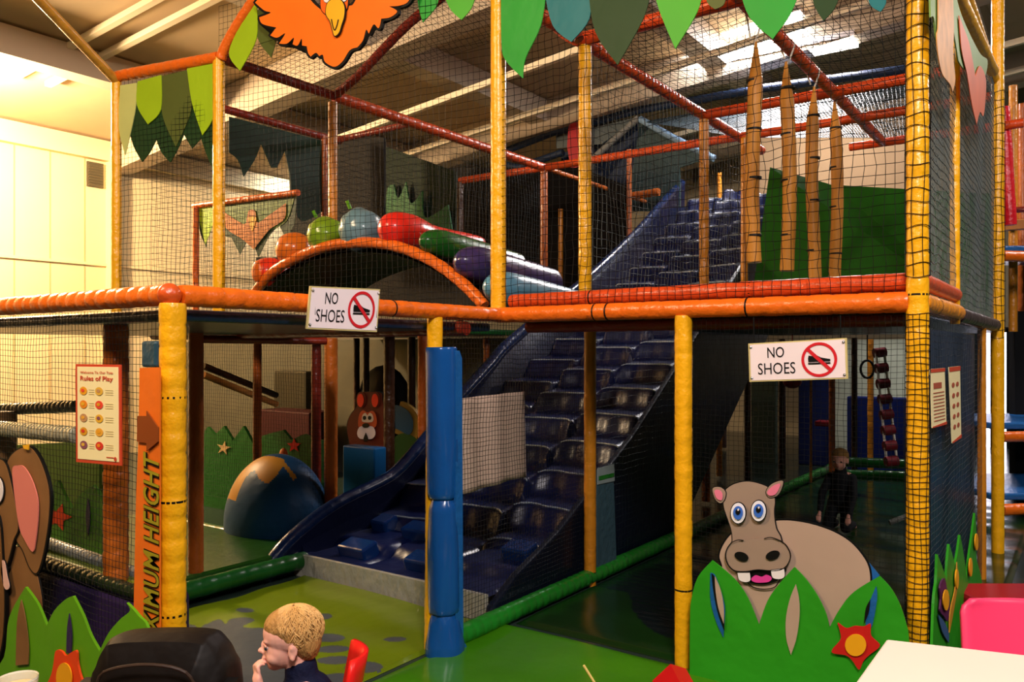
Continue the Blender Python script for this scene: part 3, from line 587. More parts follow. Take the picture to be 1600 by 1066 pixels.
leafset('leaf_bunting', 'row of big green and teal leaves hanging along the top front edge', pF, (0, -1, 0), [
  ('midleaf', [(784, -20, 1), (855, -20, 1), (846, 40), (822, 92), (818, 123, 1), (792, 96), (785, 70)], 2),
  ('teal', [(850, -20, 1), (924, -20, 1), (921, 30), (893, 66, 1), (864, 40)], 1),
  ('darkleaf', [(920, -20, 1), (1019, -20, 1), (1006, 30), (966, 102, 1), (931, 50)], 2),
  (mat('fresh_leaf_vinyl', '4AA82C'), [(1020, -20, 1), (1100, -20, 1), (1090, 20), (1056, 77, 1), (1034, 25)], 2),
  ('olive', [(1098, -20, 1), (1135, -20, 1), (1132, 6), (1118, 15, 1), (1106, 5)], 1),
  ('midleaf', [(1155, -20, 1), (1252, -20, 1), (1236, 22), (1208, 62, 1), (1172, 28)], 2),
  ('darkleaf', [(1265, -20, 1), (1316, -20, 1), (1305, 12), (1287, 33, 1), (1274, 12)], 1),
  ('teal', [(1352, -20, 1), (1386, -20, 1), (1384, 6), (1376, 19, 1), (1360, 8)], 1)])
def pR(x, y): return onY(x, y, 4.4)
leafset('dark_leaf_banner', 'dark green zigzag leaf banner inside the upper left bay', lambda x, y: onX(x, y, -5.78), (1, 0, 0), [
  (mat('dark_teal_leaf', '16301E', rough=.6, bump=.4, bscale=5), [(358, 182, 1), (512, 222, 1), (505, 330, 1), (470, 345), (456, 300, 1), (452, 268), (445, 236, 1), (433, 262, 1), (424, 262, 1), (408, 225, 1), (398, 250), (381, 276, 1), (372, 250), (358, 238, 1)], 0)])
Bd = Board(lambda x, y: onY(x, y, 4.63), (0, -1, 0))
t = thing('far_bird_banner', 'small green banner with an orange bird behind the roller arch', 'banner', onY(380, 350, 4.63))
Bd.layer('leaf_backing', [(312, 322, 1), (464, 306, 1), (460, 350, 1), (448, 375, 1), (436, 352, 1), (420, 370), (404, 402, 1), (390, 375), (375, 398, 1), (362, 372, 1), (345, 365), (330, 340), (322, 386, 1), (312, 360)], 'darkleaf', t, 0)
Bd.layer('green_field', [(352, 322, 1), (460, 310, 1), (448, 345), (420, 360), (372, 360), (355, 345)], mat('field_green', '5E7A24', rough=.5), t, 1)
Bd.layer('lime_leaf', [(312, 326, 1), (338, 322, 1), (334, 350), (322, 382, 1), (314, 350)], 'lime', t, 2)
Bd.layer('bird_shape', [(352, 332, 1), (372, 345), (385, 350), (390, 330), (400, 330), (404, 348), (420, 338), (448, 318, 1), (446, 342), (424, 358), (412, 372), (398, 390, 1), (380, 374), (358, 360), (350, 345)], mat('far_bird_orange', 'C87424', rough=.5), t, 3)
Bd.layer('beak', [(391, 340), (402, 340), (400, 352), (396, 362, 1), (392, 352)], 'beak', t, 4)

# ================================================================ the big orange bird
def z2(lst, ox, oy, s): return [(ox+p[0]/s, oy+p[1]/s)+tuple(p[2:]) for p in lst]
Bb = Board(lambda x, y: pA(x, y)+nA*.06, nA)
t = thing('bird_cutout', 'large orange bird cutout with spread wings and a yellow beak', 'bird cutout', pA(538, 40)+nA*.06)
S = 3.9475
Bb.layer('wings_and_body', z2([(115, 38, 1), (170, 85), (210, 100), (140, 128, 1), (160, 168), (245, 190, 1), (208, 238, 1), (250, 252), (300, 225), (262, 288, 1), (310, 288), (352, 252), (345, 292, 1), (375, 300), (400, 258), (403, 300, 1), (432, 305, 1), (440, 345), (455, 368, 1), (488, 345), (508, 365, 1), (530, 358), (545, 402), (602, 430), (650, 398), (695, 330), (742, 312, 1), (775, 270), (795, 205), (812, 228, 1), (842, 172), (872, 195), (888, 138, 1), (945, 128), (985, 92), (935, 62, 1), (1000, 58), (1055, 30), (1075, -60), (900, -110), (760, -10), (715, 50), (690, 60), (560, 100), (530, 90), (480, 50), (430, 0), (330, -60), (200, -50)], 380, 0, S), 'bird', t, 0, out=3.6, th=.02)
Bb.layer('head', z2([(530, 90), (522, 0), (525, -90), (600, -140), (690, -90), (690, 0), (676, 90), (600, 130)], 380, 0, S), mat('bird_head_orange', 'F86414', rough=.5), t, 2, out=1.2)
Bb.layer('face', z2([(550, 40), (545, -30), (575, -70), (615, -20), (650, -70), (680, -20), (676, 35), (620, 30)], 380, 0, S), 'white', t, 3, out=.6)
for cx in (582, 648):
    e = Bb.layer('eye', z2(oval(cx, -10, 22, 36), 380, 0, S), 'white', t, 4, out=.6); Bb.layer('pupil', z2(oval(cx+2, 2, 11, 17), 380, 0, S), 'black', e, 5)
bk = Bb.layer('beak', z2([(562, 95), (572, 50), (605, 26), (650, 30), (674, 70), (672, 130), (655, 185), (640, 230), (615, 248), (602, 210), (588, 160), (566, 125)], 380, 0, S), 'beak', t, 5, out=1.3, th=.012)
Bb.line('beak_line', z2([(598, 148), (606, 190), (618, 215), (632, 185), (640, 150)], 380, 0, S), 1.2, 'black', bk, 6)

# ================================================================ hippo panel
HP = 3.52
Bh = Board(lambda x, y: onY(x, y, HP), (0, -1, 0)); HS = 2.963
def h(l): return z2(l, 1060, 730, HS)
t = thing('hippo_panel', 'smiling brown hippo panel sitting in cut-out green grass', 'play panel', onY(1250, 1000, HP))
b_ = Bh.layer('body', h([(205, 470), (192, 410), (215, 350), (260, 300), (340, 265), (440, 250), (520, 248), (620, 265), (720, 300), (800, 350), (860, 420), (885, 480), (888, 560), (878, 700), (700, 800), (400, 800), (230, 740), (195, 600)]), 'hippod', t, 1, out=3)
rm_ = Bh.layer('blue_rim', h([(880, 440, 1), (930, 500, 1), (925, 560), (905, 720, 1), (870, 760, 1), (888, 560)]), 'blue', t, 0)
Bh.layer('blue_rim', h([(165, 480, 1), (160, 560), (175, 660), (220, 778, 1), (232, 700), (195, 600), (185, 500)]), 'blue', t, 0)
Bh.layer('head', h([(215, 120), (240, 90), (280, 72), (330, 66), (390, 80), (435, 105), (450, 150), (446, 210), (455, 280), (478, 330), (470, 400), (250, 400), (255, 340), (250, 290), (232, 235), (215, 180)]), 'hippo', t, 3, out=1.6)
for e, inn in ((([(165, 97), (200, 92), (224, 115), (218, 150), (200, 164), (176, 145)]), ([(176, 106), (198, 104), (212, 122), (208, 150), (185, 140)])),
        (([(412, 110), (440, 75), (487, 62), (482, 98), (462, 130), (425, 138)]), ([(420, 110), (445, 84), (478, 74), (472, 100), (455, 124), (428, 128)]))):
    o = Bh.layer('ear', h(e), 'hippo', t, 4, out=1.2); Bh.layer('inner_ear', h(inn), 'pink', o, 6)
Bh.layer('muzzle', h([(240, 362), (290, 338), (380, 330), (460, 330), (510, 358), (528, 405), (510, 450), (480, 470), (430, 474), (375, 470), (320, 478), (270, 474), (238, 445), (228, 400)]), 'hippo', t, 6)
Bh.line('muzzle_line', h([(255, 345), (236, 372), (228, 405), (240, 446), (270, 474), (320, 478), (375, 470), (430, 474), (480, 470), (512, 448), (528, 405), (510, 360), (478, 334)]), 1.6, 'black', t, 7)
Bh.line('brow_line', h([(255, 345), (285, 332), (312, 334)]), 1.3, 'black', t, 8); Bh.line('brow_line', h([(408, 325), (440, 320), (480, 334)]), 1.3, 'black', t, 8)
for cx, cy, ro in ((303, 408, .35), (447, 402, -.35)): Bh.layer('nostril', h(oval(cx, cy, 33, 20, rot=ro)), 'black', t, 8)
for cx, cy in ((288, 208), (382, 198)):
    e = Bh.layer('eye', h(oval(cx, cy, 33, 47)), mat('eye_white_paint', 'F4F0F4', rough=.35, var=0), t, 8, out=1.4)
    Bh.layer('iris', h(oval(cx+2, cy-2, 22, 31)), 'eyeblue', e, 10); Bh.layer('pupil', h(oval(cx+3, cy-8, 11, 14)), 'black', e, 11); Bh.layer('glint', h(oval(cx+6, cy-18, 4, 5)), 'white', e, 12)
Bh.line('chin_line', h([(322, 525), (350, 552), (400, 562), (450, 552), (476, 515)]), 1.4, 'black', t, 4)
mo = Bh.layer('mouth', h([(285, 478), (380, 472), (500, 466), (480, 510), (440, 532), (390, 540), (330, 528)]), 'black', t, 4)
Bh.layer('tongue', h([(345, 512), (365, 496), (392, 503), (415, 494), (440, 508), (425, 526), (380, 530), (355, 525)]), 'hot', mo, 6)
for q in ([(284, 484, 1), (340, 484, 1), (342, 518), (320, 526), (292, 516)], [(438, 472, 1), (498, 465, 1), (500, 500), (478, 512), (446, 505)]): Bh.layer('tooth', h(q), 'white', t, 7, out=.9)
gm = Bh.layer('grass', h([(66, 1010, 1), (68, 700), (75, 600), (105, 500), (170, 425, 1), (215, 460), (280, 520), (335, 600), (385, 722, 1), (425, 610), (480, 530), (548, 455, 1), (600, 510), (650, 580), (690, 660), (710, 732, 1), (755, 650), (820, 570), (940, 496, 1), (990, 550), (1030, 620), (1060, 710), (1075, 800), (1072, 1110, 1), (500, 1050)]), 'grass', t, 9, th=.008)
Bh.layer('slit', h([(165, 480, 1), (190, 500), (228, 620), (230, 700), (224, 776, 1), (190, 700), (165, 600)]), 'blue', gm, 11)
Bh.layer('slit_gap', h([(172, 482, 1), (198, 520), (226, 640), (230, 745, 1), (200, 660), (180, 560)]), 'black', gm, 12)
Bh.layer('slit_brown', h([(188, 495, 1), (215, 560), (229, 640), (229, 710, 1), (205, 640), (192, 560)]), 'hippod', gm, 13)
Bh.layer('slit', h([(557, 532, 1), (572, 600), (574, 680), (560, 780), (535, 856, 1), (514, 780), (512, 690), (530, 600)]), 'hippod', gm, 11)
Bh.layer('slit', h([(926, 540, 1), (930, 600), (908, 720), (880, 760, 1), (880, 660), (905, 590)]), 'blue', gm, 11)
Bh.layer('slit_gap', h([(900, 600, 1), (893, 660), (872, 712, 1), (880, 640)]), 'black', gm, 12)
fl = Bh.layer('flower', h([(752, 706), (790, 730), (830, 720), (870, 722), (902, 712), (905, 765), (945, 810), (900, 850), (870, 880), (850, 920), (820, 880), (790, 855), (732, 845), (728, 825), (765, 780), (760, 735)]), 'petal', t, 13, th=.006)
Bh.layer('flower_centre', h(oval(836, 805, 48, 50)), 'flower_y', fl, 15)

# ================================================================ elephant panel and left grass
EP = 1.56; Be = Board(lambda x, y: onY(x, y, EP), (0, -1, 0)); ES = 2.835
def e(l): return z2(l, 0, 690, ES)
t = thing('elephant_panel', 'brown cartoon elephant cutout with a pink ear at the left edge', 'play panel', onY(20, 900, EP))
Be.layer('body', e([(40, 470), (110, 480), (150, 560), (170, 620), (186, 760), (150, 980), (-200, 1000), (-200, 500)]), 'elev', t, 0, out=1)
er = Be.layer('ear', e([(40, 100), (75, 45), (130, 24), (165, 50), (200, 120), (225, 220), (224, 330), (208, 450), (188, 540), (168, 582), (140, 555), (110, 480), (80, 430), (60, 330), (50, 200)]), 'elev', t, 2, out=2.2, th=.01)
Be.layer('inner_ear', e([(72, 125), (95, 105), (125, 112), (160, 170), (184, 250), (186, 330), (176, 430), (162, 486), (125, 430), (104, 380), (85, 260)]), 'elepink', er, 4)
Be.layer('ear_tie', e([(122, 15, 1), (150, 10, 1), (148, 35, 1), (128, 30, 1)]), 'beak', er, 5)
Be.layer('head', e([(-200, 40), (-60, 50), (0, 72), (38, 95), (64, 180), (88, 300), (96, 385), (75, 440), (48, 540), (20, 580), (-200, 600)]), 'elev', t, 4, out=1.6, th=.012)
tk = Be.layer('trunk', e([(-90, 320), (0, 315), (24, 360), (34, 500), (44, 700), (38, 850), (22, 940), (0, 990), (-80, 1010)]), mat('elephant_trunk_paint', '80562E', rough=.45, var=.25, vscale=5), t, 6, out=1.8, th=.014)
Be.layer('tusk', e([(32, 530), (46, 528), (58, 590), (68, 640), (50, 648), (34, 600)]), mat('tusk_paint', 'E8B8A8', rough=.5), t, 6, out=.8)
ey = Be.layer('eye', e(oval(12, 214, 28, 60)), 'white', t, 6, out=1.3); Be.layer('iris', e(oval(8, 222, 18, 30)), mat('elephant_iris', '4A4E70', rough=.4), ey, 8); Be.layer('pupil', e(oval(6, 224, 10, 17)), 'black', ey, 9)
t = thing('leaf_fence', 'green leaf-shaped panel with a red flower, bottom left', 'play panel', onY(100, 1060, EP))
Bg = Board(lambda x, y: onY(x, y, EP-.05), (0, -1, 0))
gm = Bg.layer('grass', e([(-200, 1240, 1), (-200, 1000, 1), (0, 985), (40, 780), (112, 645, 1), (165, 720), (206, 818, 1), (240, 750), (290, 700), (322, 685, 1), (365, 770), (400, 860), (440, 930, 1), (480, 850), (530, 790), (575, 750), (560, 715, 1), (610, 770), (660, 860), (680, 1240, 1)]), 'grass2', t, 0, th=.01)
Bg.layer('slit', e([(102, 700, 1), (120, 780), (134, 900), (132, 985, 1), (78, 990, 1), (84, 800)]), 'elev', gm, 2)
Bg.layer('slit', e([(315, 760, 1), (326, 850), (322, 935, 1), (302, 935, 1), (306, 830)]), 'purple', gm, 2)
fl = Bg.layer('flower', e([(260, 925), (285, 925), (305, 945), (330, 930), (352, 925), (358, 985), (380, 1060), (420, 1110), (360, 1140), (305, 1200), (260, 1140), (210, 1110), (240, 1030), (250, 985)]), 'petal2', t, 3, th=.008)
Bg.layer('flower_centre', e(oval(306, 1040, 34, 66)), 'flower_y', fl, 5)
# small grass cut-outs behind the left net
Bn = Board(lambda x, y: onY(x, y, 2.6), (0, -1, 0))
t = thing('grass_cutout', 'green leaves with a red star flower behind the lower left net', 'grass cutout', onY(110, 880, 2.6))
g1 = Bn.layer('grass', e([(190, 620, 1), (225, 240), (255, 172, 1), (290, 250), (318, 300, 1), (350, 240), (412, 192, 1), (450, 260), (470, 400), (470, 520, 1), (330, 500)]), mat('dull_grass_vinyl', '4C8A24', rough=.45, bump=.3), t, 0, th=.02)  # slightly duller green than the front leaf panel
Bn.layer('flower', e(star(263, 335, 62, 28, 5, .3, 1)), 'petal2', g1, 2, smooth=False)
Bn.layer('slit', e([(395, 250, 1), (404, 330), (395, 420, 1), (384, 330)]), 'purple', g1, 2)
tag(MB().prism([onY(x, y, 3.34) for x, y in ((-60, 700), (165, 688), (165, 860), (-60, 900))], (0, -.05, 0)).build('green_screen', mat('screen_green', '4C6A24', rough=.6)), 'flat green screen board low behind the lower left net', 'screen')

# ================================================================ interior cutouts
Bi = Board(lambda x, y: onY(x, y, 4.62), (0, -1, 0)); IS = 3.9475
def q(l): return z2(l, 280, 500, IS)
t = thing('bush_panel', 'dark green bush cut-out with small flowers in the lower left room', 'bush cutout', onY(420, 720, 4.62))
g1 = Bi.layer('bush', q([(150, 1400, 1), (155, 690, 1), (175, 660, 1), (220, 710, 1), (275, 655, 1), (330, 745, 1), (395, 655, 1), (460, 775, 1), (500, 720, 1), (560, 700), (640, 680, 1), (690, 740, 1), (770, 705, 1), (880, 745, 1), (880, 1400, 1)]), mat('bush_green', '1E5A1E', rough=.5, bump=.3), t, 0, th=.03, smooth=False)
Bi.layer('flower', q(star(278, 790, 45, 16, 5, .2)), mat('pale_flower', 'C0A070', rough=.5), g1, 2, smooth=False)
Bi.layer('flower', q(star(712, 775, 45, 20, 5, 0)), 'petal', g1, 2, smooth=False)
tb = MB(); tb.ell(onY(443, 713, 4.5), (.05, .03, .07)); tag(tb.build('orange_tulip', 'orange', smooth=True), 'small orange tulip bud above the blue mound', 'flower cutout')
# blue mound with orange arch
c0 = onZ(425, 832, .18); c0 = atd(428, 790, 6.1); mw = .55
t = thing('soft_mound', 'blue soft-play mound with an ochre arch pattern in the lower left room', 'soft play mound', (c0.x, c0.y, .1))
mb = MB(); mc = Vector((c0.x, c0.y+.03, .2)); mb.ell(mc, (.43, .36, .52), nu=140, nv=100)
ARCH = [[(p[0], p[1]) for p in curve2(q(l), 5)] for l in ([(270, 1100, 1), (300, 980), (350, 905), (420, 860), (520, 840), (620, 850), (650, 880), (600, 960), (545, 1005), (490, 980), (460, 930), (400, 990), (350, 1110, 1)], [(655, 880, 1), (725, 970, 1), (705, 990, 1), (640, 900, 1)])]
for k, f_ in enumerate(mb.f):
    ctr = sum((mb.v[a] for a in f_), Vector((0, 0, 0)))/len(f_); r_v = ctr-CP; d_ = r_v.dot(FWD)
    if (ctr-mc).dot(r_v) < 0:
        px_, py_ = 800+FPX*r_v.dot(RGT)/d_, HY-FPX*r_v.z/d_
        if any(inside(px_, py_, pl_) for pl_ in ARCH): mb.m[k] = 1
mb.build('mound', [mat('mound_blue_vinyl', '10446E', rough=.45, bump=.6, bscale=5), mat('mound_ochre', 'B07A20', rough=.45)], t, smooth=True)
# brown bear cutout and snail
Bc = Board(lambda x, y: onY(x, y, 5.2), (0, -1, 0)); BS = 4.444
def r_(l): return z2(l, 520, 560, BS)
t = thing('bear_cutout', 'brown bear cut-out with red inner ears and a white muzzle', 'bear cutout', onY(575, 700, 5.2))
Bc.layer('body', r_([(110, 560), (100, 470), (120, 400), (165, 340), (175, 290), (200, 240), (330, 240), (345, 300), (380, 380), (400, 460), (390, 560), (330, 700), (160, 700)]), mat('bear_brown', '5A1E10', rough=.5), t, 0, out=1, th=.05)
for cx in (200, 300): o = Bc.layer('ear', r_(oval(cx, 290, 34, 58)), mat('bear_brown', '5A1E10'), t, 2); Bc.layer('inner_ear', r_(oval(cx, 292, 22, 46)), mat('ear_red', 'E83818', rough=.5), o, 4)
Bc.layer('face', r_([(190, 400), (215, 362), (250, 375), (285, 365), (308, 400), (308, 470), (250, 500), (190, 480)]), mat('face_orange', 'B84A20', rough=.5), t, 4)
Bc.layer('eye_patch', r_([(218, 440), (215, 400), (235, 378), (250, 395), (268, 378), (288, 400), (284, 440)]), mat('cream_patch', 'D0B898', rough=.5), t, 5)
for cx in (232, 268): Bc.layer('pupil', r_(oval(cx, 413, 11, 14)), 'black', t, 6)
Bc.layer('muzzle', r_([(182, 520), (200, 475), (245, 470), (290, 475), (308, 520), (290, 555), (250, 560), (200, 555)]), mat('muzzle_cream', 'D8C4BC', rough=.5), t, 6)
Bc.layer('nose', r_(oval(246, 465, 24, 16)), 'black', t, 8); Bc.layer('open_mouth', r_([(246, 515, 1), (262, 560), (245, 578, 1), (230, 560)]), 'black', t, 8)
slab('soft_block', 'bright blue upright soft block in front of the bear', 'soft block', tuple(min(a, b) for a, b in zip(onY(542, 768, 5.0), (9, 5.0, 9)))[:1]+(4.95, .0), (onY(591, 768, 5.0).x, 5.1, onY(560, 697, 5.0).z), mat('block_blue', '145A94', rough=.35, coat=.3), .012)
t = thing('snail_cutout', 'snail cut-out with a blue shell and ochre rim behind the bear', 'snail cutout', onY(625, 690, 5.6))
Bs = Board(lambda x, y: onY(x, y, 5.6), (0, -1, 0))
Bs.layer('rim', r_([(470, 300, 1), (530, 330), (580, 380), (600, 450), (590, 530), (560, 570), (400, 520), (350, 640), (330, 620), (390, 480), (440, 400)]), mat('snail_ochre', '8A6A24', rough=.5), t, 0, th=.04)
Bs.layer('shell', r_([(470, 330), (530, 370), (560, 430), (558, 500), (530, 530), (470, 500), (400, 460), (380, 380), (420, 330)]), mat('shell_blue', '1A4A66', rough=.45), t, 3)
Bs.layer('leaf', r_([(420, 560), (500, 520), (580, 560), (600, 620), (560, 720), (560, 1300), (380, 1300), (360, 700)]), mat('snail_leaf', '1E4A1A', rough=.5), t, 1)
tag(MB().ell(onY(600, 632, 6.2), (.36, .2, .42)).build('black_boulder', mat('boulder_black', '120E0C', rough=.7), smooth=True), 'black rounded boulder shape behind the bear and the snail', 'boulder')
# red sofa, black machine and sloping rail seen through the inner net
slab('red_sofa', 'dark red padded bench at the far side of the lower left room', 'bench', tuple(onY(412, 700, 6.4))[:1]+(6.3, 0), (onY(483, 700, 6.3).x, 6.7, onY(450, 643, 6.3).z), mat('sofa_red', '30060A', rough=.6))
slab('game_cabinet', 'dark rectangular cabinet standing against the far grey wall', 'cabinet', (onY(428, 600, 6.72).x, 6.72, 0), (onY(478, 600, 6.72).x, 6.86, onY(450, 580, 6.72).z), mat('cabinet_dark', '2A2618', rough=.5))
for k, (m, o_) in enumerate((('dbrown', 0), ('tan', 14))):
    pad('sloping_rail', ('dark' if k == 0 else 'tan')+' sloping handrail descending behind the inner net', 'handrail', atd(318, 572+o_, 6.6), atd(432, 618+o_, 7.3), .028, m, None)
# ================================================================ nets
def vquad(a, b, z0, z1): return [(a[0], a[1], z0), (b[0], b[1], z0), (b[0], b[1], z1), (a[0], a[1], z1)]
L0, L1_, L2_ = (p182.x, p182.y), (p340.x, p340.y), (XL-.03, 3.62)
net('safety_net', 'fine black net closing the lower left room under the near beam', vquad((-5.4, 1.64), (XL-.04, 1.64), .1, 1.66), .026, r=.0011, seed=1)
net('safety_net', 'black net of the upper bay left of the first yellow posts', vquad(L0, L1_, ZB, Z3), .038, r=.0014, seed=2)
net('safety_net', 'black net in front of the fruit rollers, from beam to roof', vquad(L1_, L2_, ZB-.02, Z3+.35), .04, r=.0014, seed=3)
net('safety_net', 'black net between the tall middle post and the right corner, upper storey', vquad((XL, 3.6), (X2, 3.6), ZB+.03, Z3), .042, r=.0016, seed=4, wob=.2)
net('safety_net', 'fine black net panel behind the hippo under the long beam', vquad((X1+.03, 3.6), (X2-.03, 3.6), .1, ZB-.03), .023, r=.0009, seed=5)
net('safety_net', 'fine net along the slide between the blue post and the foot post', vquad((XL+.03, 3.1), (XL+.03, 4.44), .1, ZB-.03), .026, r=.0014, seed=6)
net('safety_net', 'fine net beside the slide behind the foot post', vquad((XL+.03, 4.48), (XL+.03, 6.6), .1, ZB-.03), .045, r=.001, seed=16, m='netb')
net('safety_net', 'dense net on the upper right side wall', vquad((X2, 3.62), (X2, 6.88), ZB, Z3), .04, r=.0016, seed=7, m='netl')
net('safety_net', 'second pale net layer stretched inside the right side wall', vquad((X2-.06, 3.7), (X2-.06, 6.88), ZB, Z3), .045, r=.0016, seed=17, m='netl', wob=.3)
net('safety_net', 'fine net over the dark blue padding of the lower right side wall', vquad((X2+.025, 3.64), (X2+.025, 5.75), .1, ZB-.04), .03, r=.001, seed=8, m='netb')
net('roof_net', 'black roof net over the bay between the slide and the bamboo poles', [(XL, 3.6, Z3), (X1, 3.6, Z3), (X1, 6.5, Z3), (XL, 6.5, Z3)], .05, r=.0016, seed=9, sag=.06)
net('roof_net', 'black roof net over the right bay above the bamboo poles', [(X1, 3.6, Z3), (X2, 3.6, Z3), (X2, 8.3, Z3), (X1, 8.3, Z3)], .05, r=.0016, seed=10, sag=.08)
net('roof_net', 'black roof net behind the big orange bird', [(p340.x, p340.y, Z3), (XL, 3.6, Z3+.15), (XL, 4.4, Z3+.15), (p520.x, p520.y, Z3)], .045, r=.0014, seed=11, sag=-.15)
net('safety_net', 'pale inner net between slide and back rooms, upper storey', vquad((-4.82, 4.4), (-4.82, 7.3), ZB, Z3), .05, r=.0013, seed=12, m='netb')
net('safety_net', 'grey inner net across the middle of the upper storey', vquad((XL, 4.5), (XL, 7.6), ZB, Z3), .06, r=.0014, seed=13, m='netl')
net('safety_net', 'net on the far left face of the upper storey', vquad((-5.8, 3.4), (-6.9, 8.0), ZB, Z3), .05, r=.0014, seed=14)
net('safety_net', 'brown inner net wall at the back of the lower left room', vquad((-6.6, 4.0), (-4.5, 3.98), .3, 1.6), .03, r=.001, seed=15)
net('safety_net', 'small net over the deck at the back left', vquad((-6.9, 4.58), (-4.9, 4.58), ZB, 2.9), .045, r=.0014, seed=18)

def post_net(label, xy, z0, z1, r, cell, nv, m='net', wr=.0016, seed=1):
    mb = MB(); rs = random.Random(seed); n = round((z1-z0)/cell)
    for k in range(n+1):
        z = z0+(z1-z0)*k/n; ph = rs.uniform(0, 6); mb.tube([(xy[0]+r*math.cos(a), xy[1]+r*math.sin(a), z+cell*.12*math.sin(2*a+ph)) for a in [2*PI*j/16 for j in range(17)]], wr, 3, caps=False)
    for j in range(nv):
        a0 = 2*PI*j/nv; mb.tube([(xy[0]+r*math.cos(a0+.12*math.sin(z*9+j)), xy[1]+r*math.sin(a0+.12*math.sin(z*9+j)), z) for z in [z0+(z1-z0)*k/60 for k in range(61)]], wr, 3, caps=False)
    return tag(mb.build('post_net', m, fix=False), label, 'net', 'nets of the play frame')
post_net('fine black net sleeve round the lower part of the right corner post', (X2, 3.6), .3, ZB-.05, .046, .025, 11, seed=2)
post_net('wide-meshed black net sleeve round the upper part of the right corner post', (X2, 3.6), ZB+.1, 3.4, .0465, .05, 7, wr=.002, seed=3)
post_net('wide-meshed net sleeve round the rear right post', (X2+.02, 6.9), ZB-.1, 3.4, .047, .06, 7, wr=.002, seed=4)
# ================================================================ signs
def quadmap(proj, c):       # c = px corners: top-left, top-right, bottom-right, bottom-left
    a, b, d, e_ = [Vector(proj(*p)) for p in c]
    return lambda s, t: (e_.lerp(d, s)).lerp(a.lerp(b, s), t)
def shoe_sign(label, proj, nrm, c, edge):
    f = quadmap(proj, c); n = Vector(nrm); t = thing('warning_sign', label, 'sign', f(.5, .5), 'no shoes signs')
    rect = lambda a, b, x0, x1: [f(a, x0), f(b, x0), f(b, x1), f(a, x1)]
    mb = MB(); mb.prism([p for p in rect(0, 1, 0, 1)], n*-.008); mb.build('sign_board', mat('sign_edge', edge, rough=.4, var=0), t)
    mb = MB(); mb.prism([p+n*.002 for p in rect(.02, .98, .035, .965)], n*-.003); mb.build('sign_face', mat('sign_white', 'F2E2E4', rough=.35, var=.03), t)
    put_text('lettering', 'NO', lambda s, u: f(.205+.175*s, .60+.27*u), 'black', t, n, .004, bold=.004)
    put_text('lettering', 'SHOES', lambda s, u: f(.10+.39*s, .18+.29*u), 'black', t, n, .004, bold=.0)
    W = (f(1, .5)-f(0, .5)).length; H = (f(.5, 1)-f(.5, 0)).length; R = .43*H; cx, cy = .73, .5
    g = lambda x, y: f(cx+x/W, cy+y/H)+n*.005
    mb = MB(); N = 40
    for k in range(N):
        a, b = 2*PI*k/N, 2*PI*(k+1)/N
        mb.add([g(R*math.cos(a), R*math.sin(a)), g(R*math.cos(b), R*math.sin(b)), g(R*.84*math.cos(b), R*.84*math.sin(b)), g(R*.84*math.cos(a), R*.84*math.sin(a))], [(0, 1, 2, 3)])
    ring = mb.build('prohibition_ring', 'red', t, fix=False)
    sh = [(-.6, -.12), (.62, -.12), (.62, .0), (.35, .06), (.1, .12), (-.1, .24), (-.25, .3), (-.3, .2), (-.58, .26), (-.62, .1)]
    mb = MB(); mb.add([g(x*R, y*R) for x, y in sh], [tuple(range(len(sh)))]); mb.build('shoe_picture', 'black', t, fix=False)
    mb = MB(); mb.add([g(x*R, y*R) for x, y in ((-.62, -.26), (.62, -.26), (.62, -.17), (-.62, -.17))], [(0, 1, 2, 3)]); mb.build('shoe_sole', 'black', t, fix=False)
    mb = MB(); d = .07*R; mb.add([g(x, y)+n*.001 for x, y in ((-.64*R-d, .64*R-d), (-.64*R+d, .64*R+d), (.64*R+d, -.64*R+d), (.64*R-d, -.64*R-d))], [(0, 1, 2, 3)]); mb.build('prohibition_bar', 'red', ring, fix=False)
    for s_ in (.06, .94):
        a = f(s_, .97); mb = MB(); mb.tube([a-n*.003, (a.x, a.y, ZB-.05)], .003, 6); mb.build('tie', 'black', t)
    for s_, u in ((.03, .9), (.03, .1), (.97, .9), (.97, .1)):
        mb = MB(); mb.ell(f(s_, u)+n*.004, (.006, .006, .006), nu=8, nv=6); mb.build('screw', 'steel', t)
    return t
shoe_sign('white NO SHOES sign tied to the orange beam left of the blue post', lambda x, y: onX(x, y, XL+.055), (1, 0, 0), ((485, 447), (594, 452), (589, 519), (479, 514)), 'C8B87C')
shoe_sign('white NO SHOES sign hanging on the fine net above the hippo', lambda x, y: onY(x, y, 3.53), (0, -1, 0), ((1169, 537), (1323, 528), (1325, 592), (1171, 597)), 'D8C8C8')
# rules poster
f = quadmap(lambda x, y: onY(x, y, 1.575), ((118, 569), (189, 570), (190, 728), (119, 722))); n = Vector((0, -1, 0))
t = thing('rules_poster', 'cream rules poster with red border and small round pictures, lower left net', 'poster', f(.5, .5), 'rules posters')
mb = MB(); mb.prism([f(0, 0), f(1, 0), f(1, 1), f(0, 1)], (0, .004, 0)); mb.build('poster_border', mat('poster_red', 'C84428', rough=.5, var=0), t)
mb = MB(); mb.prism([f(.05, .035)+n*.002, f(.95, .035)+n*.002, f(.95, .975)+n*.002, f(.05, .975)+n*.002], (0, .002, 0)); mb.build('poster_face', 'poster', t)
put_text('lettering', 'Welcome To Our Tots', lambda s, u: f(.13+.72*s, .905+.025*u), 'poster_red' if False else MATS['poster_red'], t, n, .004, bold=.02)
put_text('lettering', 'Rules of Play', lambda s, u: f(.13+.72*s, .82+.062*u), MATS['poster_red'], t, n, .004, bold=.02)
ic = ['E8A020', 'E0B040', 'E88A20', 'E84830', 'C09060', 'E8B030', 'D89820', 'E8A838', '8A5060', 'D83828']
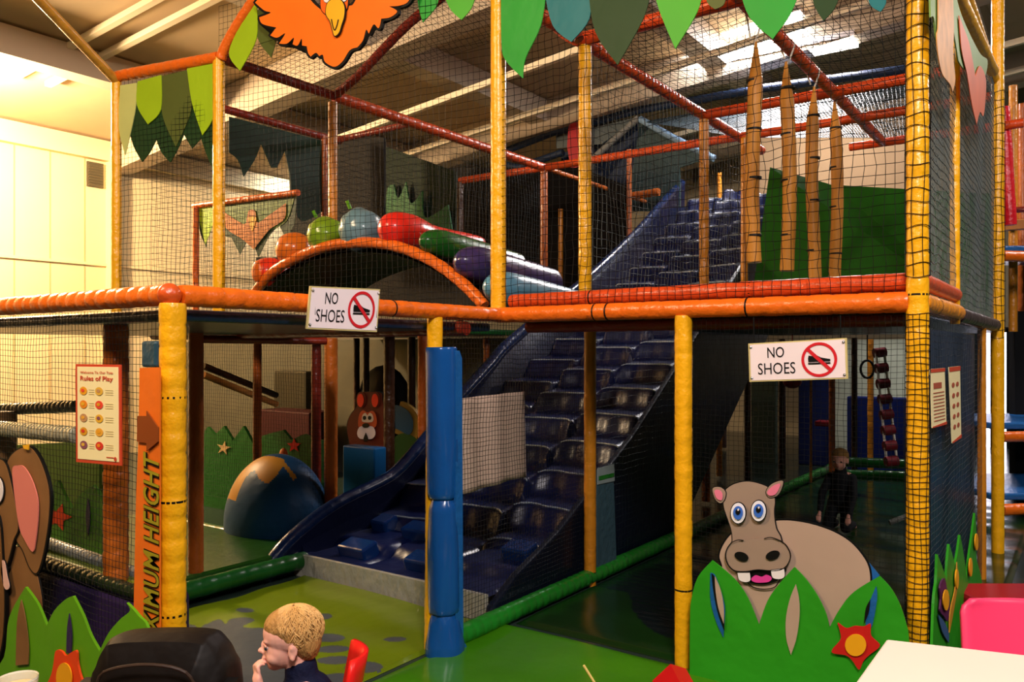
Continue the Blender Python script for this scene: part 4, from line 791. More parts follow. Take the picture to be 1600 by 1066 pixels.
for k in range(10):
    cx, cy = (.2, .55)[k % 2], .73-.137*(k//2); W = .085
    mb = MB(); mb.add([f(cx+W*math.cos(a), cy+.042*math.sin(a))+n*.004 for a in [2*PI*j/14 for j in range(14)]], [tuple(range(14))]); o = mb.build('picture', mat('icon_%s' % ic[k], ic[k], rough=.6, var=0), t, fix=False)
    mb = MB(); mb.add([f(cx+.04*math.cos(a)-.01, cy+.018*math.sin(a)+.004)+n*.005 for a in [2*PI*j/10 for j in range(10)]], [tuple(range(10))]); mb.build('picture_detail', mat('icon_%s' % ic[(k+3) % 10], ic[(k+3) % 10], var=0), o, fix=False)
mb = MB()
for k in range(10):
    cx, cy = (.31, .67)[k % 2], .74-.137*(k//2)
    for j in range(3): mb.add([f(cx+.01, cy-.022*j)+n*.0035, f(cx+.13+.05*(k % 2), cy-.022*j)+n*.0035, f(cx+.13+.05*(k % 2), cy-.022*j+.006)+n*.0035, f(cx+.01, cy-.022*j+.006)+n*.0035], [(0, 1, 2, 3)])
o = mb.build('small_print', mat('small_print_tan', 'D8C890', rough=.6, var=0), t, fix=False)
mb = MB(); mb.add([f(x, y)+n*.004 for x, y in ((.7, .07), (.86, .07), (.86, .078), (.7, .078))], [(0, 1, 2, 3)]); mb.add([f(.89+.03*math.cos(a), .062+.022*math.sin(a))+n*.004 for a in [2*PI*j/10 for j in range(10)]], [tuple(range(10))]); mb.build('printer_mark', MATS['poster_red'], t, fix=False)
# maximum height banner
HB = 1.555
Bx = Board(lambda x, y: onY(x, y, HB), (0, -1, 0))
t = thing('height_banner', 'orange banner with upright MAXIMUM HEIGHT lettering and a brown arrow', 'banner', onY(230, 980, HB))
Bx.layer('banner_cloth', [(218, 575, 1), (249, 574, 1), (249, 760), (249, 1100, 1), (206, 1100, 1), (212, 800), (216, 690)], mat('banner_orange', 'E8701C', rough=.45, bump=.3, bscale=8), t, 0, .006)
Bx.layer('arrow', [(218, 650, 1), (232, 650, 1), (232, 642, 1), (250, 668, 1), (250, 690, 1), (232, 705, 1), (232, 692, 1), (217, 690, 1)], mat('arrow_brown', '8A4216', rough=.5), t, 2, smooth=False)
for (b, m, k) in ((.05, 'black', .004), (.012, mat('letter_olive', '9A8E1E', rough=.5, var=0), .006)):
    put_text('lettering', 'MAXIMUM HEIGHT', lambda s, u: onY(251-25*u, 1045-340*s, HB), m, t, (0, -1, 0), k, shear=.35, bold=b, space=1.05)
o = MB().box((onY(226, 560, 1.6).x, 1.585, onY(226, 574, 1.6).z), (onY(249, 560, 1.6).x, 1.63, onY(230, 533, 1.6).z)).build('blue_pad', mat('teal_pad', '2A4A58', rough=.3, bump=.5, coat=.4)); bevel(o, .01); tag(o, 'small dark teal pad above the orange height banner', 'pad')
# blank sheet on the slide net, hanging tarp with label
f = quadmap(lambda x, y: onX(x, y, XL+.0), ((722, 623), (823, 612), (826, 745), (728, 773)))
mb = MB(); N = 14
vs = [f(i/N, j/N)+Vector((.012*math.sin(i*1.1)-.02, 0, 0)) for j in range(N+1) for i in range(N+1)]
mb.add(vs, [(j*(N+1)+i, j*(N+1)+i+1, (j+1)*(N+1)+i+1, (j+1)*(N+1)+i) for j in range(N) for i in range(N)])
o = mb.build('blank_sheet', mat('sheet_cloth', 'C8AC98', rough=.6, bump=.2), smooth=True, fix=False); s_ = o.modifiers.new('s', 'SOLIDIFY'); s_.thickness = .003
tag(o, 'pale blank sheet tied behind the net right of the blue post', 'sheet')
f = quadmap(lambda x, y: onX(x, y, XL+.06), ((931, 735), (957, 728), (962, 874), (932, 893)))
t = thing('hanging_pad', 'grey-teal hanging sheet with a small notice on top, right of the slide', 'hanging sheet', f(.5, .5))
mb = MB(); mb.prism([f(0, 0), f(1, 0), f(1, 1), f(0, 1)], (.006, 0, 0)); mb.build('cloth', mat('grey_teal_sheet', '3E5A64', rough=.35, bump=.4), t)
mb = MB(); mb.prism([f(0, .86)+Vector((.01, 0, 0)), f(1, .84)+Vector((.01, 0, 0)), f(1, 1.02)+Vector((.01, 0, 0)), f(0, 1.02)+Vector((.01, 0, 0))], (.003, 0, 0)); mb.build('notice', mat('notice_silver', '98A4A0', rough=.4), t)
mb = MB(); mb.prism([f(.05, .9)+Vector((.016, 0, 0)), f(.95, .89)+Vector((.016, 0, 0)), f(.95, .93)+Vector((.016, 0, 0)), f(.05, .94)+Vector((.016, 0, 0))], (.001, 0, 0)); mb.build('green_strip', 'tubegreen', t)

# ================================================================ lower right rooms
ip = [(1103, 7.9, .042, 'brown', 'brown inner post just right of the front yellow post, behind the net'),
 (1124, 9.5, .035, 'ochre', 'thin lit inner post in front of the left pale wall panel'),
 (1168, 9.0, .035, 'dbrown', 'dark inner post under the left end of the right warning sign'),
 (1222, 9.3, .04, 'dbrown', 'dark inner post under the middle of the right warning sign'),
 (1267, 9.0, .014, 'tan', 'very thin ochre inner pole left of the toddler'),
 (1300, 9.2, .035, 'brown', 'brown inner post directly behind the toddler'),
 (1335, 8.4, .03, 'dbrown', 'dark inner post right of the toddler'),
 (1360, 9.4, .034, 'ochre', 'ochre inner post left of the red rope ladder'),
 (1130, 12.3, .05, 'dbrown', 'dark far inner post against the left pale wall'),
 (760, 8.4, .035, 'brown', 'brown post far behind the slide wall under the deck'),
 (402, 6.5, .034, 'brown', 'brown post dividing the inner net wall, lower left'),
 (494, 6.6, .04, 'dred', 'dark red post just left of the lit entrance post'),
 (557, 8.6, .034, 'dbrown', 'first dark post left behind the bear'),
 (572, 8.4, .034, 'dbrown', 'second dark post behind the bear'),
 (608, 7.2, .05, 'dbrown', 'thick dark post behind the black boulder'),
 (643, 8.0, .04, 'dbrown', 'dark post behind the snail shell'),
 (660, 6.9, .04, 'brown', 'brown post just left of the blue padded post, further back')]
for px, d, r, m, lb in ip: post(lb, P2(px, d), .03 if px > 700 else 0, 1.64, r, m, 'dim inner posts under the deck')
struct(MB().box((-2.9, 11.9, 0), (-1.35, 12.05, 1.66)).build('wall_inner', mat('inner_grey_green_wall', 'A4AC9C', rough=.7, bump=.2, var=.12)))
pdk = mat('partition_grey_wall', '524F40', rough=.8, bump=.5, bscale=4, var=.15)
struct(MB().box((-11.5, 6.9, 0), (-4.95, 7.05, 1.64)).build('wall_partition', pdk))
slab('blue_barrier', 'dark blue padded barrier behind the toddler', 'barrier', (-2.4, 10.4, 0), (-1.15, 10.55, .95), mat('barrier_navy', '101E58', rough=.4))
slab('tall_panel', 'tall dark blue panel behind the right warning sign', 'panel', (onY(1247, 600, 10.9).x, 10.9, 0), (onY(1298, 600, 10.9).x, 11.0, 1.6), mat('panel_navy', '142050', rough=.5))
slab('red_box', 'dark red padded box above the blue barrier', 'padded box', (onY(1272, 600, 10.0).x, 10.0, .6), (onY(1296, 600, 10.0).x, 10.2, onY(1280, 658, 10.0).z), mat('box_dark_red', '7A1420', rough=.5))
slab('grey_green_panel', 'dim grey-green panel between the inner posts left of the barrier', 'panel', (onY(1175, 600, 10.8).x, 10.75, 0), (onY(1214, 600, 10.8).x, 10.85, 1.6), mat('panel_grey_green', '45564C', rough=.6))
for k, (y0, d) in enumerate(((722, 8.4), (742, 7.6))):
    pad('low_rail', ('upper' if k == 0 else 'lower')+' dark green low rail right of the toddler', 'rail', atd(1320, y0, d), atd(1432, y0+4, d-.5), .05, 'dgreen', None)
pad('diagonal_tube', 'pale grey slanting tube end right of the hippo', 'padded tube', atd(1390, 817, 6.0), atd(1430, 802, 6.0), .02, 'grey', None)
t = thing('rope_ladder', 'dark red padded rope ladder leaning behind the right net', 'ladder', atd(1395, 725, 7.6))
mb = MB(); mb.tube([atd(1368, 545, 8.0), atd(1386, 728, 7.6)], .012, 6); mb.tube([atd(1381, 545, 8.0), atd(1402, 726, 7.6)], .012, 6); mb.build('side_rope', 'ropem', t)
for k in range(8):
    u = k/7; a = atd(1366+18*u, 552+170*u, 8-.4*u); b = atd(1383+19*u, 550+170*u, 8-.4*u); mb = MB(); mb.tube([a, b], .05, 10); mb.build('rung', mat('rung_red', '6E1420', rough=.5), t, smooth=True)
mb = MB(); c0 = atd(1355, 577, 7.8); P = [c0+Vector((.06*math.cos(a), 0, .085*math.sin(a))) for a in [2*PI*k/16 for k in range(17)]]; mb.tube(P, .012, 6, caps=False); mb.tube([c0+Vector((0, 0, .085)), (c0.x, c0.y, 1.66)], .006, 6); tag(mb.build('hand_ring', 'black'), 'black hand ring hanging left of the red rope ladder', 'ring')
c0 = atd(1238, 596, 7.8); mb = MB(); mb.ell(c0, (.09, .09, .07)); mb.tube([c0, (c0.x, c0.y, 1.66)], .006, 6); tag(mb.build('punch_ball', mat('punch_red', '8A1830', rough=.4), smooth=True), 'dark red ball peeking under the right warning sign', 'ball')
# green spotted slope behind the bamboo poles
t = thing('green_slope', 'dark green padded slope with dark spots behind the hanging bamboo poles', 'slope pad', (-1.4, 7.5, ZB))
mb = MB(); mb.prism([(-2.6, 7.45, ZB+.02), (X2-.03, 7.45, ZB+.02), (X2-.03, 8.1, 2.85), (-2.0, 8.1, 3.1), (-2.6, 8.1, 3.35)], (0, .1, 0)); mb.build('slope', mat('slope_green', '1E5A14', rough=.45, bump=.4, bscale=5), t)
rs = random.Random(3); sp = MB()
for k in range(16):
    x, u = rs.uniform(-1.9, -.7), rs.uniform(.1, .9); y = 7.45+.65*u; z = ZB+.02+1.2*u; rr_ = rs.uniform(.02, .045)
    sp.add([(x+rr_*math.cos(a), y-.012+.0*math.sin(a)+rr_*.45*math.sin(a), z+rr_*.9*math.sin(a)) for a in [2*PI*j/10 for j in range(10)]], [tuple(range(10))])
sp.build('dark_spot', mat('spot_dark', '142E10', rough=.5), t, fix=False)['kind'] = 'stuff'
slab('tan_beam', 'tan timber board above the green slope, back right', 'board', (X1-.2, 9.5, 2.72), (.3, 9.6, 2.82), 'tan', .01)
# upper dark backing and tent roof
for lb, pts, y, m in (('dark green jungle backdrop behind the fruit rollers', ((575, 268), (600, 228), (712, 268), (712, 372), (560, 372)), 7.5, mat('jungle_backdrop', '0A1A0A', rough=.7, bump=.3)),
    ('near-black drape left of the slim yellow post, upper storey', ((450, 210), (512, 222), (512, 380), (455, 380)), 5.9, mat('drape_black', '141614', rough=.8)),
    ('large brown-black sheet added for darkness behind the right end of the fruit rollers', ((700, 262), (905, 262), (985, 292), (985, 470), (700, 470)), 8.75, mat('dark_filler_sheet', '0E0A08', rough=.8)),  # added sheet standing in for darkness, hides the pale back wall
    ('dark low sheet added to darken the opening under the roller arch', ((400, 402), (762, 402), (762, 485), (400, 485)), 6.85, mat('arch_gap_darkener', '100A06', rough=.8)),  # added sheet so the gap under the arch reads black
    ('dark sheet added for darkness between the slim yellow post and the jungle backdrop', ((524, 212), (600, 215), (600, 380), (524, 380)), 6.6, mat('dark_filler_sheet', '0E0A08', rough=.8))):  # another added sheet keeping the view beside the backdrop dark
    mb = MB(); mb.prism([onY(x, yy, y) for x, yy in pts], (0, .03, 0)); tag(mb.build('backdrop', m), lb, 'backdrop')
Bj = Board(lambda x, y: onY(x, y, 7.42), (0, -1, 0))
t = thing('jungle_cutout', 'faint green grass cut-out in front of the jungle backdrop', 'cutout', onY(640, 340, 7.42))
g1 = Bj.layer('grass', [(598, 372, 1), (604, 300), (615, 288, 1), (622, 310), (634, 284, 1), (642, 318), (660, 298, 1), (664, 340), (700, 320, 1), (708, 372, 1)], mat('faint_green', '2A5A34', rough=.6), t, 0, th=.02)
Bj.layer('pink_ear', [(560, 285), (572, 277), (580, 285), (578, 305), (570, 312), (562, 300)], 'pink', t, 0)
tp = thing('tent_roof', 'dark grey-green and navy tent roof over the far tower', 'tent roof', onY(1000, 200, 9.6))
for nm, pts, y, m in (('navy_side', ((1000, 184), (1000, 300), (890, 310), (875, 240), (928, 225)), 9.9, 'canopy'), ('green_side', ((1000, 184), (1110, 246), (1062, 262), (1062, 330), (960, 330), (990, 260)), 9.8, 'canopyg'),
        ('grey_side', ((868, 206), (1000, 182), (940, 225), (870, 232)), 9.7, mat('tent_grey', '4A5254', rough=.6))):
    mb = MB(); mb.prism([onY(x, yy, y) for x, yy in pts], (0, .03, 0)); mb.build(nm, m, tp)
for nm, pts, r, m in (('blue_roof_tube', ((1000, 186), (1050, 214), (1116, 248)), .045, mat('pale_blue_tube', '6E8AA8', rough=.5)), ('grey_roof_tube', ((998, 184), (930, 245), (872, 318)), .045, mat('grey_tube', '6E6E6C', rough=.5)),
        ('navy_roof_tube', ((780, 240), (868, 206), (1000, 172), (1180, 140), (1420, 108)), .05, 'canopy'), ('navy_roof_tube', ((780, 255), (810, 262), (880, 238)), .05, 'canopy')):
    mb = MB(); mb.tube([onY(x, yy, 9.6) for x, yy in pts], r, 10); mb.build(nm, m, tp, smooth=True)
tag(MB().prism([onY(x, y, 9.5) for x, y in ((888, 200), (900, 160), (905, 170), (905, 260), (892, 265), (886, 230))], (0, .1, 0)).build('red_flag', mat('flag_red', '9A1420', rough=.5)), 'dark red pennant behind the upper yellow post', 'pennant')
net('roof_net', 'dark grey-green net roof at the back right', [onY(1005, 190, 9.6), onY(1420, 120, 9.6), onY(1420, 215, 8.4), onY(1160, 215, 8.4)], .035, r=.004, m='netb', seed=21)
tag(MB().prism([onY(x, y, 10.8) for x, y in ((1010, 345), (1165, 300), (1165, 210), (1425, 150), (1425, 330), (1165, 360))], (0, .04, 0)).build('tan_board_wall', mat('tan_wall', '6E5A42', rough=.8, bump=.5, bscale=4)), 'rough tan boarding behind the upper right bay', 'boarding')
for a_, b_, y, lb in (((866, 325), (1030, 300), 9.4, 'brown slanting board left of the upper slide'),):
    pad('slanting_board', lb, 'board', onY(*a_, y), onY(*b_, y), .05, 'brown', None)

# ================================================================ right side wall (X2)
slab('side_padding', 'dark blue padding of the lower right side wall', 'wall padding', (X2-.05, 3.7, .05), (X2-.01, 5.7, ZB-.1), mat('side_blue_vinyl', '1C3E62', rough=.35, bump=.7, bscale=5, coat=.2), .01)
for lb, c, red in (('cream notice with red heading on the right side wall, left of two', ((1454, 577), (1476, 575), (1479, 663), (1457, 669)), 1), ('narrow cream rules poster on the right side wall, right of two', ((1483, 574), (1500, 572), (1502, 684), (1488, 693)), 0)):
    f = quadmap(lambda x, y: onX(x, y, X2+.035), c); t = thing('rules_poster', lb, 'poster', f(.5, .5), 'rules posters')
    mb = MB(); mb.prism([f(0, 0), f(1, 0), f(1, 1), f(0, 1)], (-.004, 0, 0)); mb.build('poster_face', 'poster', t)
    n = Vector((1, 0, 0)); mb = MB()
    mb.prism([f(0, .94)+n*.002, f(1, .94)+n*.002, f(1, 1)+n*.002, f(0, 1)+n*.002], (-.001, 0, 0)); mb.prism([f(0, 0)+n*.002, f(1, 0)+n*.002, f(1, .05)+n*.002, f(0, .02)+n*.002], (-.001, 0, 0)); mb.build('red_strip', MATS['poster_red'], t)
    mb = MB()
    if red:
        mb.prism([f(.15, .66)+n*.002, f(.7, .66)+n*.002, f(.7, .76)+n*.002, f(.15, .76)+n*.002], (-.001, 0, 0))
        for k in range(9): mb.prism([f(.12, .58-.06*k)+n*.002, f(.88, .58-.06*k)+n*.002, f(.88, .595-.06*k)+n*.002, f(.12, .595-.06*k)+n*.002], (-.001, 0, 0))
    else:
        for k in range(10):
            cx, cy = (.28, .68)[k % 2], .76-.14*(k//2); mb.prism([f(cx+.13*math.cos(a), cy+.035*math.sin(a))+n*.002 for a in [2*PI*j/8 for j in range(8)]], (-.001, 0, 0))
    mb.build('printing', mat('printing_brown_red', 'A85038' if red else '8A6A5A', rough=.6, var=0), t)
Br = Board(lambda x, y: onX(x, y, X2+.06), (1, 0, 0)); RS = 3.806
def rr(l): return z2(l, 1440, 760, RS)
t = thing('leaf_fence', 'tall green leaf panel with a purple flower on the right side wall', 'play panel', onX(1490, 1000, X2+.06))
g1 = Br.layer('grass', rr([(62, 1100, 1), (75, 700), (90, 560), (96, 405, 1), (130, 500), (150, 560, 1), (155, 450), (166, 345, 1), (190, 430), (200, 470, 1), (214, 400), (230, 290, 1), (250, 400), (268, 540, 1), (275, 480), (300, 300), (318, 160, 1), (325, 260), (326, 420), (350, 520), (370, 640, 1), (330, 760), (300, 900), (290, 1100, 1)]), 'grass', t, 0, th=.01)
Br.layer('slit', rr([(200, 450, 1), (206, 560), (180, 740), (155, 870, 1), (160, 740), (190, 600)]), mat('slit_ochre', 'C88A28', rough=.5), g1, 2)
Br.layer('slit', rr([(260, 615, 1), (285, 650), (292, 720, 1), (270, 680)]), 'black', g1, 2)
Br.layer('blue_slit', rr([(85, 760, 1), (120, 800), (150, 870), (150, 930, 1), (110, 860)]), mat('slit_blue', '3C5C88', rough=.5), g1, 2)
for cx, cy, rx in ((118, 670, 30), ):
    fo = Br.layer('flower', rr([(92, 590), (118, 545), (135, 620), (150, 660), (148, 720), (138, 800), (115, 770), (92, 740), (96, 670)]), 'violet', t, 3, th=.006); Br.layer('flower_centre', rr(oval(116, 672, 18, 62)), 'flower_y', fo, 5)
for cx, cy, ry in ((196, 550, 58), (279, 480, 55), (314, 330, 50)): Br.layer('flower_side', rr(oval(cx, cy, 9, ry)), 'flower_y', t, 3, th=.006)
Bp = Board(lambda x, y: onX(x, y, X2+.07), (1, 0, 0)); PS = 4.844
def pr(l): return z2(l, 1440, 0, PS)
t = thing('leaf_banner', 'faded green banner with two orange birds high on the right side wall', 'leaf banner', onX(1490, 80, X2+.07))
g1 = Bp.layer('leaves', pr([(60, -200, 1), (70, 130, 1), (95, 140), (120, 330), (170, 440), (225, 380), (235, 180, 1), (280, 460, 1), (320, 520), (400, 560), (470, 600), (500, 460), (440, 400), (330, 180), (270, 0), (250, -200, 1)]), mat('faded_green', '7A9A4C', rough=.5), t, 0, th=.006)
Bp.layer('bird_shape', pr([(110, -100, 1), (110, 200), (100, 270), (110, 420), (140, 560), (200, 640), (220, 700, 1), (240, 600), (225, 420), (230, 200), (220, -100, 1)]), mat('faded_bird', 'E0A05C', rough=.5, var=.25, vscale=12), t, 2)
Bp.layer('bird_shape', pr([(270, 120, 1), (300, 200), (350, 340), (395, 580, 1), (430, 500), (475, 600), (470, 780), (455, 880), (430, 850), (405, 945, 1), (370, 800), (330, 560), (290, 380)]), mat('faded_bird2', 'E06A3C', rough=.5, var=.15), t, 2)
# far frames on the right
pad('red_sausage', 'long bright red padded bag hanging behind the rear right post', 'hanging bag', atd(1567, 168, 7.2), atd(1578, 352, 7.2), .055, mat('bright_red_vinyl', 'E01828', **vin), None, step=.3)
for lb, px, d, m, z1 in (('dark ochre far post behind the red hanging bag', 1557, 8.6, 'ochre', 4.2), ('ochre far post at the upper right frame edge', 1583, 8.2, 'ochre', 4.2), ('yellow lower post right of the glass door', 1557, 7.9, 'ochre', 1.7), ('brown far post right edge of the frame', 1597, 8.8, 'brown', 4.2)):
    post(lb, P2(px, d), 0 if 'lower' in lb else 1.7, z1, .04, m, 'far posts at the right edge')
for lb, y, d in (('far right orange tube under the upper blue pad', 400, 7.4), ('far right orange tube at mid height', 683, 7.4), ('far right lowest orange tube', 797, 7.0)):
    a = atd(1565, y, d); pad('padded_beam', lb, 'beam', a, a+RGT*1.6+FWD*.3, .05, 'orange', 'far right padded beams', step=.12)
    o = MB().obox(a+RGT*.8+FWD*.75+Vector((0, 0, .085)), RGT*.8, FWD*.6, (0, 0, .03)).build('platform_pad', 'blue'); bevel(o, .015); tag(o, 'blue platform pad above the '+lb.replace('far right ', ''), 'platform pad', 'far right platform pads')
tag(MB().obox(atd(1640, 560, 8.6)+Vector((0, 0, -.5)), RGT*.4, FWD*.05, (0, 0, 1.0)).build('backdrop', mat('backdrop_black', '0A0A0C', rough=.8)), 'black backing behind the far right platforms', 'backdrop')
slab('play_mat', 'shiny green floor mat at the far right', 'play mat', (-.35, 6.6, .002), (2.6, 12.5, .03), mat('far_green_mat', '146A1E', rough=.15, bump=.25, bscale=3, coat=.4), .01)
slab('green_step', 'green padded step under the far right platforms', 'step pad', (.0, 9.9, .03), (1.8, 10.3, .2), mat('step_green', '0E8A24', rough=.35), .03)
# ================================================================ cafe furniture in the foreground
T4 = [atd(1385, 996, 2.13), atd(1601, 1021, 2.02)]
T4[0].z = T4[1].z = .74; a = T4[0]; e1 = (T4[1]-a); e1.z = 0; e1.normalize(); c_ = atd(1336, 1067, 1.85); e2 = c_-a; e2.z = 0; e2.normalize()
t = thing('cafe_table', 'white-topped cafe table cut off at the bottom right corner', 'table', (a.x+e1.x*.35+e2.x*.35, a.y+e1.y*.35+e2.y*.35, 0))
mb = MB(); mb.prism([Vector((p.x, p.y, .74)) for p in (a, a+e1*.75, a+e1*.75+e2*.75, a+e2*.75)], (0, 0, -.03)); o = mb.build('table_top', mat('table_white_laminate', 'F0E0D0', rough=.35, var=.01), t); bevel(o, .006)
cc = a+(e1+e2)*.375
mb = MB(); mb.tube([(cc.x, cc.y, .03), (cc.x, cc.y, .71)], .035, 14); mb.build('pedestal', 'steel', t); mb = MB(); mb.ell((cc.x, cc.y, .02), (.26, .26, .02)); mb.build('table_base', 'black', t, smooth=True)
def chair(name, label, cat, base, ang, seat_z, back_top, wd, m, legm='steel', taper=.85):
    R = Matrix.Rotation(ang, 3, 'Z'); base = Vector((base[0], base[1], 0)); t = thing(name, label, cat, base)
    W = lambda x, y, z: base + R @ Vector((x, y, z))     # chair faces +x
    mb = MB(); n = 10; vs = []
    for j in range(n+1):
        for i in range(n+1):
            x = (-.5+i/n)*wd; y = (-.5+j/n)*wd; vs.append(W(x, y, seat_z+.02*((x*2/wd)**2+(y*2/wd)**2)-.02))
    mb.add(vs, [(j*(n+1)+i, j*(n+1)+i+1, (j+1)*(n+1)+i+1, (j+1)*(n+1)+i) for j in range(n) for i in range(n)]); o = mb.build('seat', m, t, smooth=True, fix=False); s = o.modifiers.new('s', 'SOLIDIFY'); s.thickness = .012
    mb = MB(); vs = []
    for j in range(n+1):
        u = j/n; z = seat_z+.03+(back_top-seat_z-.03)*u; hw = wd/2*(1-(1-taper)*u)
        if u > .8: hw *= math.sqrt(max(.02, 1-((u-.8)/.2)**2*.35))
        for i in range(n+1):
            y = (-1+2*i/n)*hw; vs.append(W(-wd/2-.02-.07*u+.04*(2*i/n-1)**2, y, z))
    mb.add(vs, [(j*(n+1)+i, j*(n+1)+i+1, (j+1)*(n+1)+i+1, (j+1)*(n+1)+i) for j in range(n) for i in range(n)]); o = mb.build('backrest', m, t, smooth=True, fix=False); s = o.modifiers.new('s', 'SOLIDIFY'); s.thickness = .014
    for sx in (-1, 1):
        for sy in (-1, 1):
            mb = MB(); mb.tube([W(sx*wd*.4, sy*wd*.4, seat_z-.01), W(sx*wd*.5, sy*wd*.48, 0)], .011, 8); mb.build('leg', legm, t)
    return t
pc = atd(1590, 960, 2.8)+RGT*.02; chair('plastic_chair', 'bright pink plastic chair behind the white cafe table', 'chair', (pc.x+.1, pc.y-.08), YAW-PI/2-.1, .36, atd(1575, 990, 2.6).z, .42, mat('pink_plastic', 'F0406C', rough=.35, var=0), taper=.9)
# red bench at the far side of the pink chair
b0 = atd(1522, 940, 3.9); t = thing('red_bench', 'low dark red padded bench behind the pink chair', 'bench', (b0.x, b0.y, 0))
mb = MB(); mb.obox(b0+RGT*.55+FWD*.12+Vector((0, 0, -.02)), RGT*.55, FWD*.15-RGT*.0, (0, 0, .035)); o = mb.build('cushion', mat('bench_red', 'B01024', rough=.35), t); bevel(o, .02)
mb = MB(); z = b0.z-.055; mb.obox((b0.x+RGT.x*.55+FWD.x*.12, b0.y+RGT.y*.55+FWD.y*.12, z/2), RGT*.5, FWD*.12, (0, 0, z/2)); mb.build('bench_base', 'black', t)
# red foam wedge at the foot of the yellow post, straw
w0 = onZ(1062, 1040, .02)
mb = MB(); pts = [atd(1034, 1098, 3.0), atd(1064, 1070, 3.0), atd(1090, 1078, 3.0), atd(1104, 1105, 3.0)]; mb.prism(pts+[Vector((pts[3].x, pts[3].y, 0)), Vector((pts[0].x, pts[0].y, 0))], FWD*.2)
tag(mb.build('red_stool', mat('stool_red', 'C81418', rough=.4)), 'red padded stool corner at the bottom edge beside the yellow post', 'stool')
mb = MB(); mb.tube([atd(912, 1040, 2.2), atd(922, 1056, 2.2), atd(934, 1075, 2.2), atd(960, 1200, 2.3)], .0035, 8); 
t = thing('drink_cup', 'drink at the bottom edge whose pale yellow bent straw sticks up', 'drink', (atd(962, 1240, 2.3).x, atd(962, 1240, 2.3).y, 0))
mb.build('straw', mat('straw_yellow', 'E8C870', rough=.4, var=0), t)
g = atd(962, 1200, 2.3); mb = MB(); mb.tube([(g.x, g.y, g.z-.14), (g.x, g.y, g.z-.02)], [.03, .04], 20); mb.build('cup', 'white', t, smooth=True)
mb = MB(); mb.tube([(g.x, g.y, 0), (g.x, g.y, g.z-.15)], .03, 14); mb.ell((g.x, g.y, g.z-.15), (.25, .25, .012)); o = mb.build('side_table', 'white', smooth=True); tag(o, 'small round side table just below the frame holding the drink', 'table'); 
# glass of drink bottom left
g = atd(27, 1062, 1.55); t = thing('glass_mug', 'glass cup of pale drink at the bottom left corner', 'glass cup', (g.x, g.y, g.z-.1))
gm_ = mat('cup_glass', 'E8E4D0', rough=.08, var=0, alpha=.55, coat=.5)
mb = MB(); mb.tube([(g.x, g.y, g.z-.1), (g.x, g.y, g.z+.0)], [.028, .036], 28, caps=False); mb.tube([(g.x, g.y, g.z-.1), (g.x, g.y, g.z+.0)], [.026, .034], 28, caps=False); o = mb.build('cup_wall', gm_, t, smooth=True)
mb = MB(); mb.tube([g+Vector((0, 0, 0)), g+Vector((0, 0, .004))], .036, 28, caps=False); mb.build('cup_rim', mat('rim_glass', 'F0ECD8', rough=.1, var=0), t)
mb = MB(); mb.tube([(g.x, g.y, g.z-.095), (g.x, g.y, g.z-.012)], [.024, .032], 24); mb.build('drink', mat('milky_tea', 'C8A878', rough=.3, var=0), t, smooth=True)
hd = crom([g+RGT*.034+Vector((0, 0, -.02)), g+RGT*.052+Vector((0, 0, -.022)), g+RGT*.055+Vector((0, 0, -.05)), g+RGT*.034+Vector((0, 0, -.07))], 5)
mb = MB(); mb.tube(hd, .005, 8); mb.build('handle', gm_, t, smooth=True)
ct = Vector((g.x, g.y, 0)) - RGT*.25 - FWD*.12
t = thing('coffee_table', 'brown table just below the frame holding the glass cup', 'table', ct)
mb = MB(); mb.obox(ct+Vector((0, 0, g.z-.12)), RGT*.36, FWD*.3, (0, 0, .018)); mb.build('table_top', 'tan', t)
for sx in (-1, 1):
    for sy in (-1, 1): mb = MB(); q_ = ct+RGT*.31*sx+FWD*.25*sy; mb.tube([(q_.x, q_.y, 0), (q_.x, q_.y, g.z-.14)], .02, 8); mb.build('leg', 'steel', t)

# ================================================================ black pushchair
pb = atd(254, 1066, 1.95); base = Vector((pb.x, pb.y, 0)); blk = mat('pushchair_fabric', '120B07', rough=.55, bump=.4, bscale=9, var=.2)
t = thing('pushchair', 'black pushchair seen from behind in front of the yellow corner post', 'pushchair', base)
S_ = lambda x, z, y=0: base + RGT*x + FWD*y + Vector((0, 0, z))
top = atd(254, 984, 1.95).z; outl = [(-.165, .35), (-.165, top-.13), (-.15, top-.06), (-.132, top-.02), (-.105, top-.004), (0, top+.001), (.095, top-.003), (.122, top-.02), (.143, top-.055), (.163, top-.13), (.165, .35)]
ol = [(p.x, p.z) for p in crom([Vector((x, 0, z)) for x, z in outl], 4)]
mb = MB(); K = 7; n = len(ol); vs = []
for k in range(K+1):
    u = k/K; sc = 1-.12*(2*u-1)**4-(.25 if k in (0, K) else 0)*.3; yy = -.06+.2*u
    for x, z in ol: vs.append(S_(x*sc, .35+(z-.35)*(sc if z > .5 else 1)-.03*u, yy))
mb.add(vs, [(k*n+i, k*n+i+1, (k+1)*n+i+1, (k+1)*n+i) for k in range(K) for i in range(n-1)]+[tuple(range(n)), tuple(K*n+i for i in range(n))[::-1]])
mb.build('hood', blk, t, smooth=True)
mb = MB(); mb.tube(crom([S_(-.12, top-.12, -.075), S_(-.1, top-.07, -.085), S_(0, top-.05, -.09), S_(.09, top-.07, -.085), S_(.12, top-.14, -.075)], 5), .004, 6); mb.build('piping', mat('piping_dark', '3A2A20', rough=.4), t)
